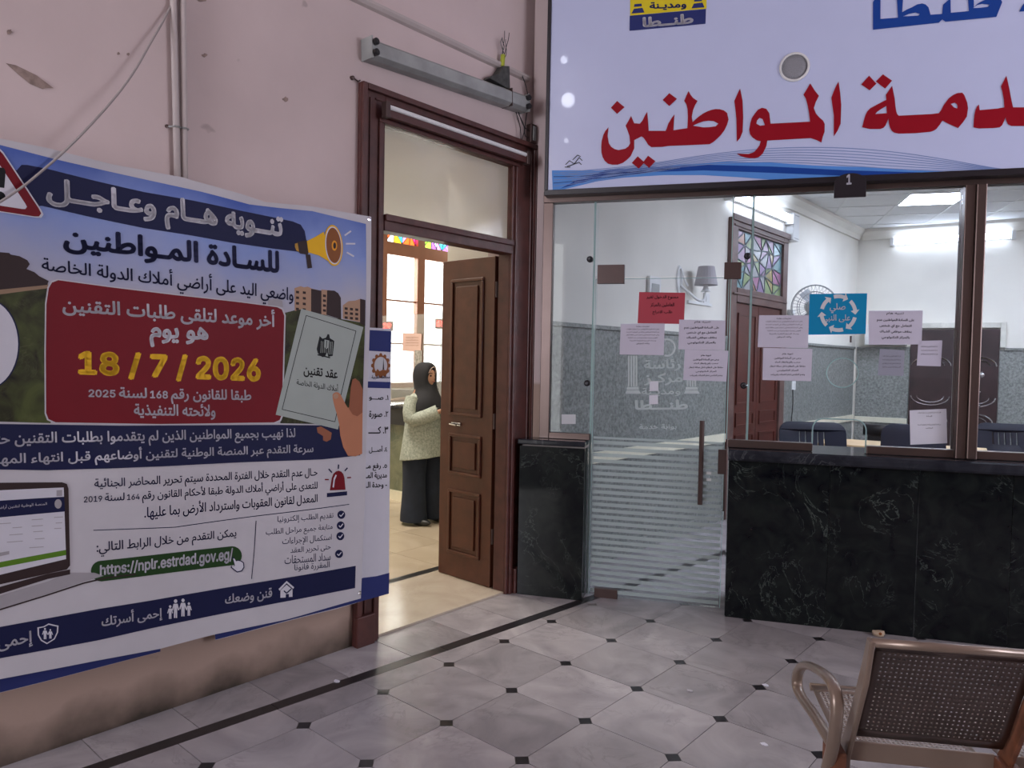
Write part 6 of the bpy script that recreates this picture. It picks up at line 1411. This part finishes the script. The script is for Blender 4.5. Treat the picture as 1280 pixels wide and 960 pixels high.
# clerk behind the counter, mostly hidden by the woman; the left forearm lies on the counter
cv_ = CAM+ray(551, 503)*(5.88/ray(551, 503).y)
ck = thing('person', 'seated clerk in dark clothes behind the lobby counter resting a bare forearm on it', 'person', (cv_.x, 5.88, .001), math.radians(-95))
hz2 = .52
hw_ = ck.matrix_world
MI = MATR[ck.name].inverted(); wl = MI @ (CAM+ray(492, 501)*(5.12/ray(492, 501).y)); el = MI @ (CAM+ray(514, 502)*(5.42/ray(514, 502).y)); wl.z = 1.035; el.z = 1.045
make_body(1, tuple(wl), (.30, .16, 1.03), tuple(el), (.08, .22, .82), hz2, (((.27, -.10, .48), (.27, -.10, .08)), ((.27, .10, .48), (.27, .10, .08))), .02, ck)
face(ck, Vector((.055, 0, 1.10)), .95); hij(ck, Vector((.055, 0, 1.10)), M_['black_cloth'], -.28)
cloth(ck, 'tunic', [ringpts(.02, 0, z, rx, ry, 24, .01, z*9) for z, rx, ry in ((.95, .08, .12), (.90, .13, .19), (.78, .15, .19), (.62, .16, .19), (.50, .19, .20), (.44, .20, .20))], M_['black_cloth'])
b = B(); tube(b, [(.02, -.14, .88), tuple(Vector((.02, -.14, .88))*.45+el*.55), tuple(el), tuple(el*.75+wl*.25)], [.06, .055, .05, .04], 12); obj('sleeve', b, M_['black_cloth'], ck, smooth=True)
b = B(); tube(b, [(.02, .14, .88), (.07, .22, .80), (.28, .17, 1.02)], [.06, .052, .04], 12); obj('sleeve', b, M_['black_cloth'], ck, smooth=True)
for s_ in (-1, 1):
    b = B(); tube(b, [(0, s_*.09, .49), (.26, s_*.10, .48), (.27, s_*.10, .08)], [.09, .07, .055], 12); obj('trouser_leg', b, denim, ck, smooth=True)
t = thing('stool', 'plain dark stool under the seated clerk', 'stool', (cv_.x, 5.88, 0), 0)
b = B(); lathe(b, [(0, .33), (.19, .33), (.20, .355), (.19, .38), (0, .38)], 20); obj('seat', b, M_['blackplastic'], t)
for k in range(4):
    a_ = PI/4+PI/2*k; b = B(); tube(b, [(.13*math.cos(a_), .13*math.sin(a_), .36), (.18*math.cos(a_), .18*math.sin(a_), 0)], .014, 8); obj('leg', b, M_['greymetal'], t)

# ================================================================== WAITING BENCH
A0 = Vector((-.510, 1.978, 0)); BU = Vector((.85, .527, 0)).normalized(); BN_ = Vector((-BU.y, BU.x, 0)); ang = math.atan2(BU.y, BU.x)
be = thing('waiting_bench', 'beige perforated steel waiting bench seen from behind in the lower right corner', 'bench', (A0.x, A0.y, 0), ang)
# local x=U, y=N
def perforated(x0, x1, prof, nx_, ny_, hole, m_, name):
    """profile list (y,z) from start to end; nx by ny perforated cells, 6-sided holes"""
    Ls = [0]
    for a_, c_ in zip(prof, prof[1:]): Ls.append(Ls[-1]+math.hypot(c_[0]-a_[0], c_[1]-a_[1]))
    def P(u_, s_):
        d = s_*Ls[-1]
        for k in range(len(prof)-1):
            if d <= Ls[k+1]+1e-9:
                f_ = (d-Ls[k])/(Ls[k+1]-Ls[k]); return Vector((x0+(x1-x0)*u_, prof[k][0]*(1-f_)+prof[k+1][0]*f_, prof[k][1]*(1-f_)+prof[k+1][1]*f_))
    b = B(); mu, ms = .05, .08
    gridp = {}
    for i in range(nx_+1):
        for j in range(ny_+1): gridp[i, j] = b.verts.new(P(mu+(1-2*mu)*i/nx_, ms+(1-2*ms)*j/ny_))
    for i in range(nx_):
        for j in range(ny_):
            cu_, cs_ = mu+(1-2*mu)*(i+.5)/nx_, ms+(1-2*ms)*(j+.5)/ny_
            if (j % 2): cu_ += 0
            hx = hole/(x1-x0); hs = hole/Ls[-1]
            H = [b.verts.new(P(cu_+hx*math.cos(a_), cs_+hs*math.sin(a_))) for a_ in [2*PI*(k+.5)/8-PI for k in range(8)]]
            c4 = [gridp[i, j], gridp[i+1, j], gridp[i+1, j+1], gridp[i, j+1]]
            # H order: starts at angle -157.5deg; corners: BL(-135) BR(-45) TR(45) TL(135)
            b.faces.new((c4[0], H[1], H[0])); b.faces.new((c4[0], c4[1], H[2], H[1])); b.faces.new((c4[1], H[3], H[2])); b.faces.new((c4[1], c4[2], H[4], H[3]))
            b.faces.new((c4[2], H[5], H[4])); b.faces.new((c4[2], c4[3], H[6], H[5])); b.faces.new((c4[3], H[7], H[6])); b.faces.new((c4[3], c4[0], H[0], H[7]))
    def strip(u0, u1, s0_, s1_, n_):
        vs = [(b.verts.new(P(u0+(u1-u0)*k/n_, s0_)), b.verts.new(P(u0+(u1-u0)*k/n_, s1_))) for k in range(n_+1)]
        for (a_, c_), (d_, e_) in zip(vs, vs[1:]): b.faces.new((a_, d_, e_, c_))
    strip(0, 1, 0, ms, 6); strip(0, 1, 1-ms, 1, 6)
    def vstrip(u0, u1, n_):
        vs = [(b.verts.new(P(u0, ms+(1-2*ms)*k/n_)), b.verts.new(P(u1, ms+(1-2*ms)*k/n_))) for k in range(n_+1)]
        for (a_, c_), (d_, e_) in zip(vs, vs[1:]): b.faces.new((a_, c_, e_, d_))
    vstrip(0, mu, ny_); vstrip(1-mu, 1, ny_)
    bmesh.ops.remove_doubles(b, verts=b.verts[:], dist=1e-5); fixn(b)
    o = obj(name, b, m_, be, smooth=True); so = o.modifiers.new('thickness', 'SOLIDIFY'); so.thickness = .0009; return o
backp = [(.0, .80), (.02, .76), (.075, .64), (.12, .54), (.150, .485)]
seatp = [(.185, .455), (.19, .425), (.22, .412), (.34, .405), (.50, .415), (.60, .425)]
Wb = .398
for k in range(2):
    x0 = k*(Wb+.03)
    perforated(x0+.02, x0+Wb-.005, backp, 26, 19, .0024, M_['sheet'], 'back_sheet')
    perforated(x0+.012, x0+Wb-.012, seatp, 26, 22, .0024, M_['beige'], 'seat_pan')
    b = B(); tube(b, [(x0+.006, -.004, .802), (x0+Wb, -.004, .802)], .0115, 12); obj('top_roll', b, M_['beige'], be, smooth=True)
    b = B(); tube(b, [(x0+.012, .61, .415), (x0+Wb-.012, .61, .415)], .013, 12); obj('front_roll', b, M_['beige'], be, smooth=True)
    b = B(); box(b, (x0+.01, .178, .40), (x0+Wb-.01, .186, .455)); obj('seat_back_flange', b, M_['beige'], be, bevel=.003)
def sideplate(x):
    out = [(-.018, .808), (.012, .812), (.04, .745), (.10, .62), (.165, .50), (.20, .45), (.22, .36), (.23, .25), (.17, .25), (.15, .42), (.08, .56), (.02, .68)]
    b = B(); prism(b, out, 0, .014, Matrix(((0, 0, 1, x), (1, 0, 0, 0), (0, 1, 0, 0), (0, 0, 0, 1)))); o = obj('side_plate', fixn(b), M_['beige'] if x < .3 else M_['rust'], be, bevel=.004, label=None if x < .3 else 'rusty brown side plate')
for x in (.0, Wb+.004, 2*Wb+.034): sideplate(x)
def arm(x):
    P_ = [(x, .13, .40), (x, .09, .47), (x, .055, .585), (x, .075, .640), (x, .16, .640), (x, .30, .605), (x, .42, .565), (x, .505, .51), (x, .52, .455), (x, .46, .445), (x, .30, .468), (x, .17, .478), (x, .095, .482)]
    b = B(); tube(b, smoothpts(P_, 2), .0125, 12); o = obj('armrest', b, M_['beige'], be, smooth=True)
    for v in o.data.vertices: v.co.x = x+(v.co.x-x)*1.35
arm(-.052); arm(Wb*2+.09)
for x in (-.03, Wb+.01, 2*Wb+.06):
    b = B(); tube(b, smoothpts([(x, .16, .44), (x, .20, .36), (x, .23, .20), (x, .10, .05), (x, .0, .02)], 1), .018, 10); tube(b, smoothpts([(x, .23, .24), (x, .34, .10), (x, .52, .02)], 1), .018, 10); obj('leg', b, M_['beige'], be, smooth=True)
    b = B(); box(b, (x-.022, .11, .385), (x+.022, .19, .45)); obj('arm_bracket', b, M_['rust'], be, bevel=.005)
b = B(); box(b, (-.04, .20, .30), (2*Wb+.07, .25, .34)); obj('beam', b, M_['beige'], be, bevel=.004)
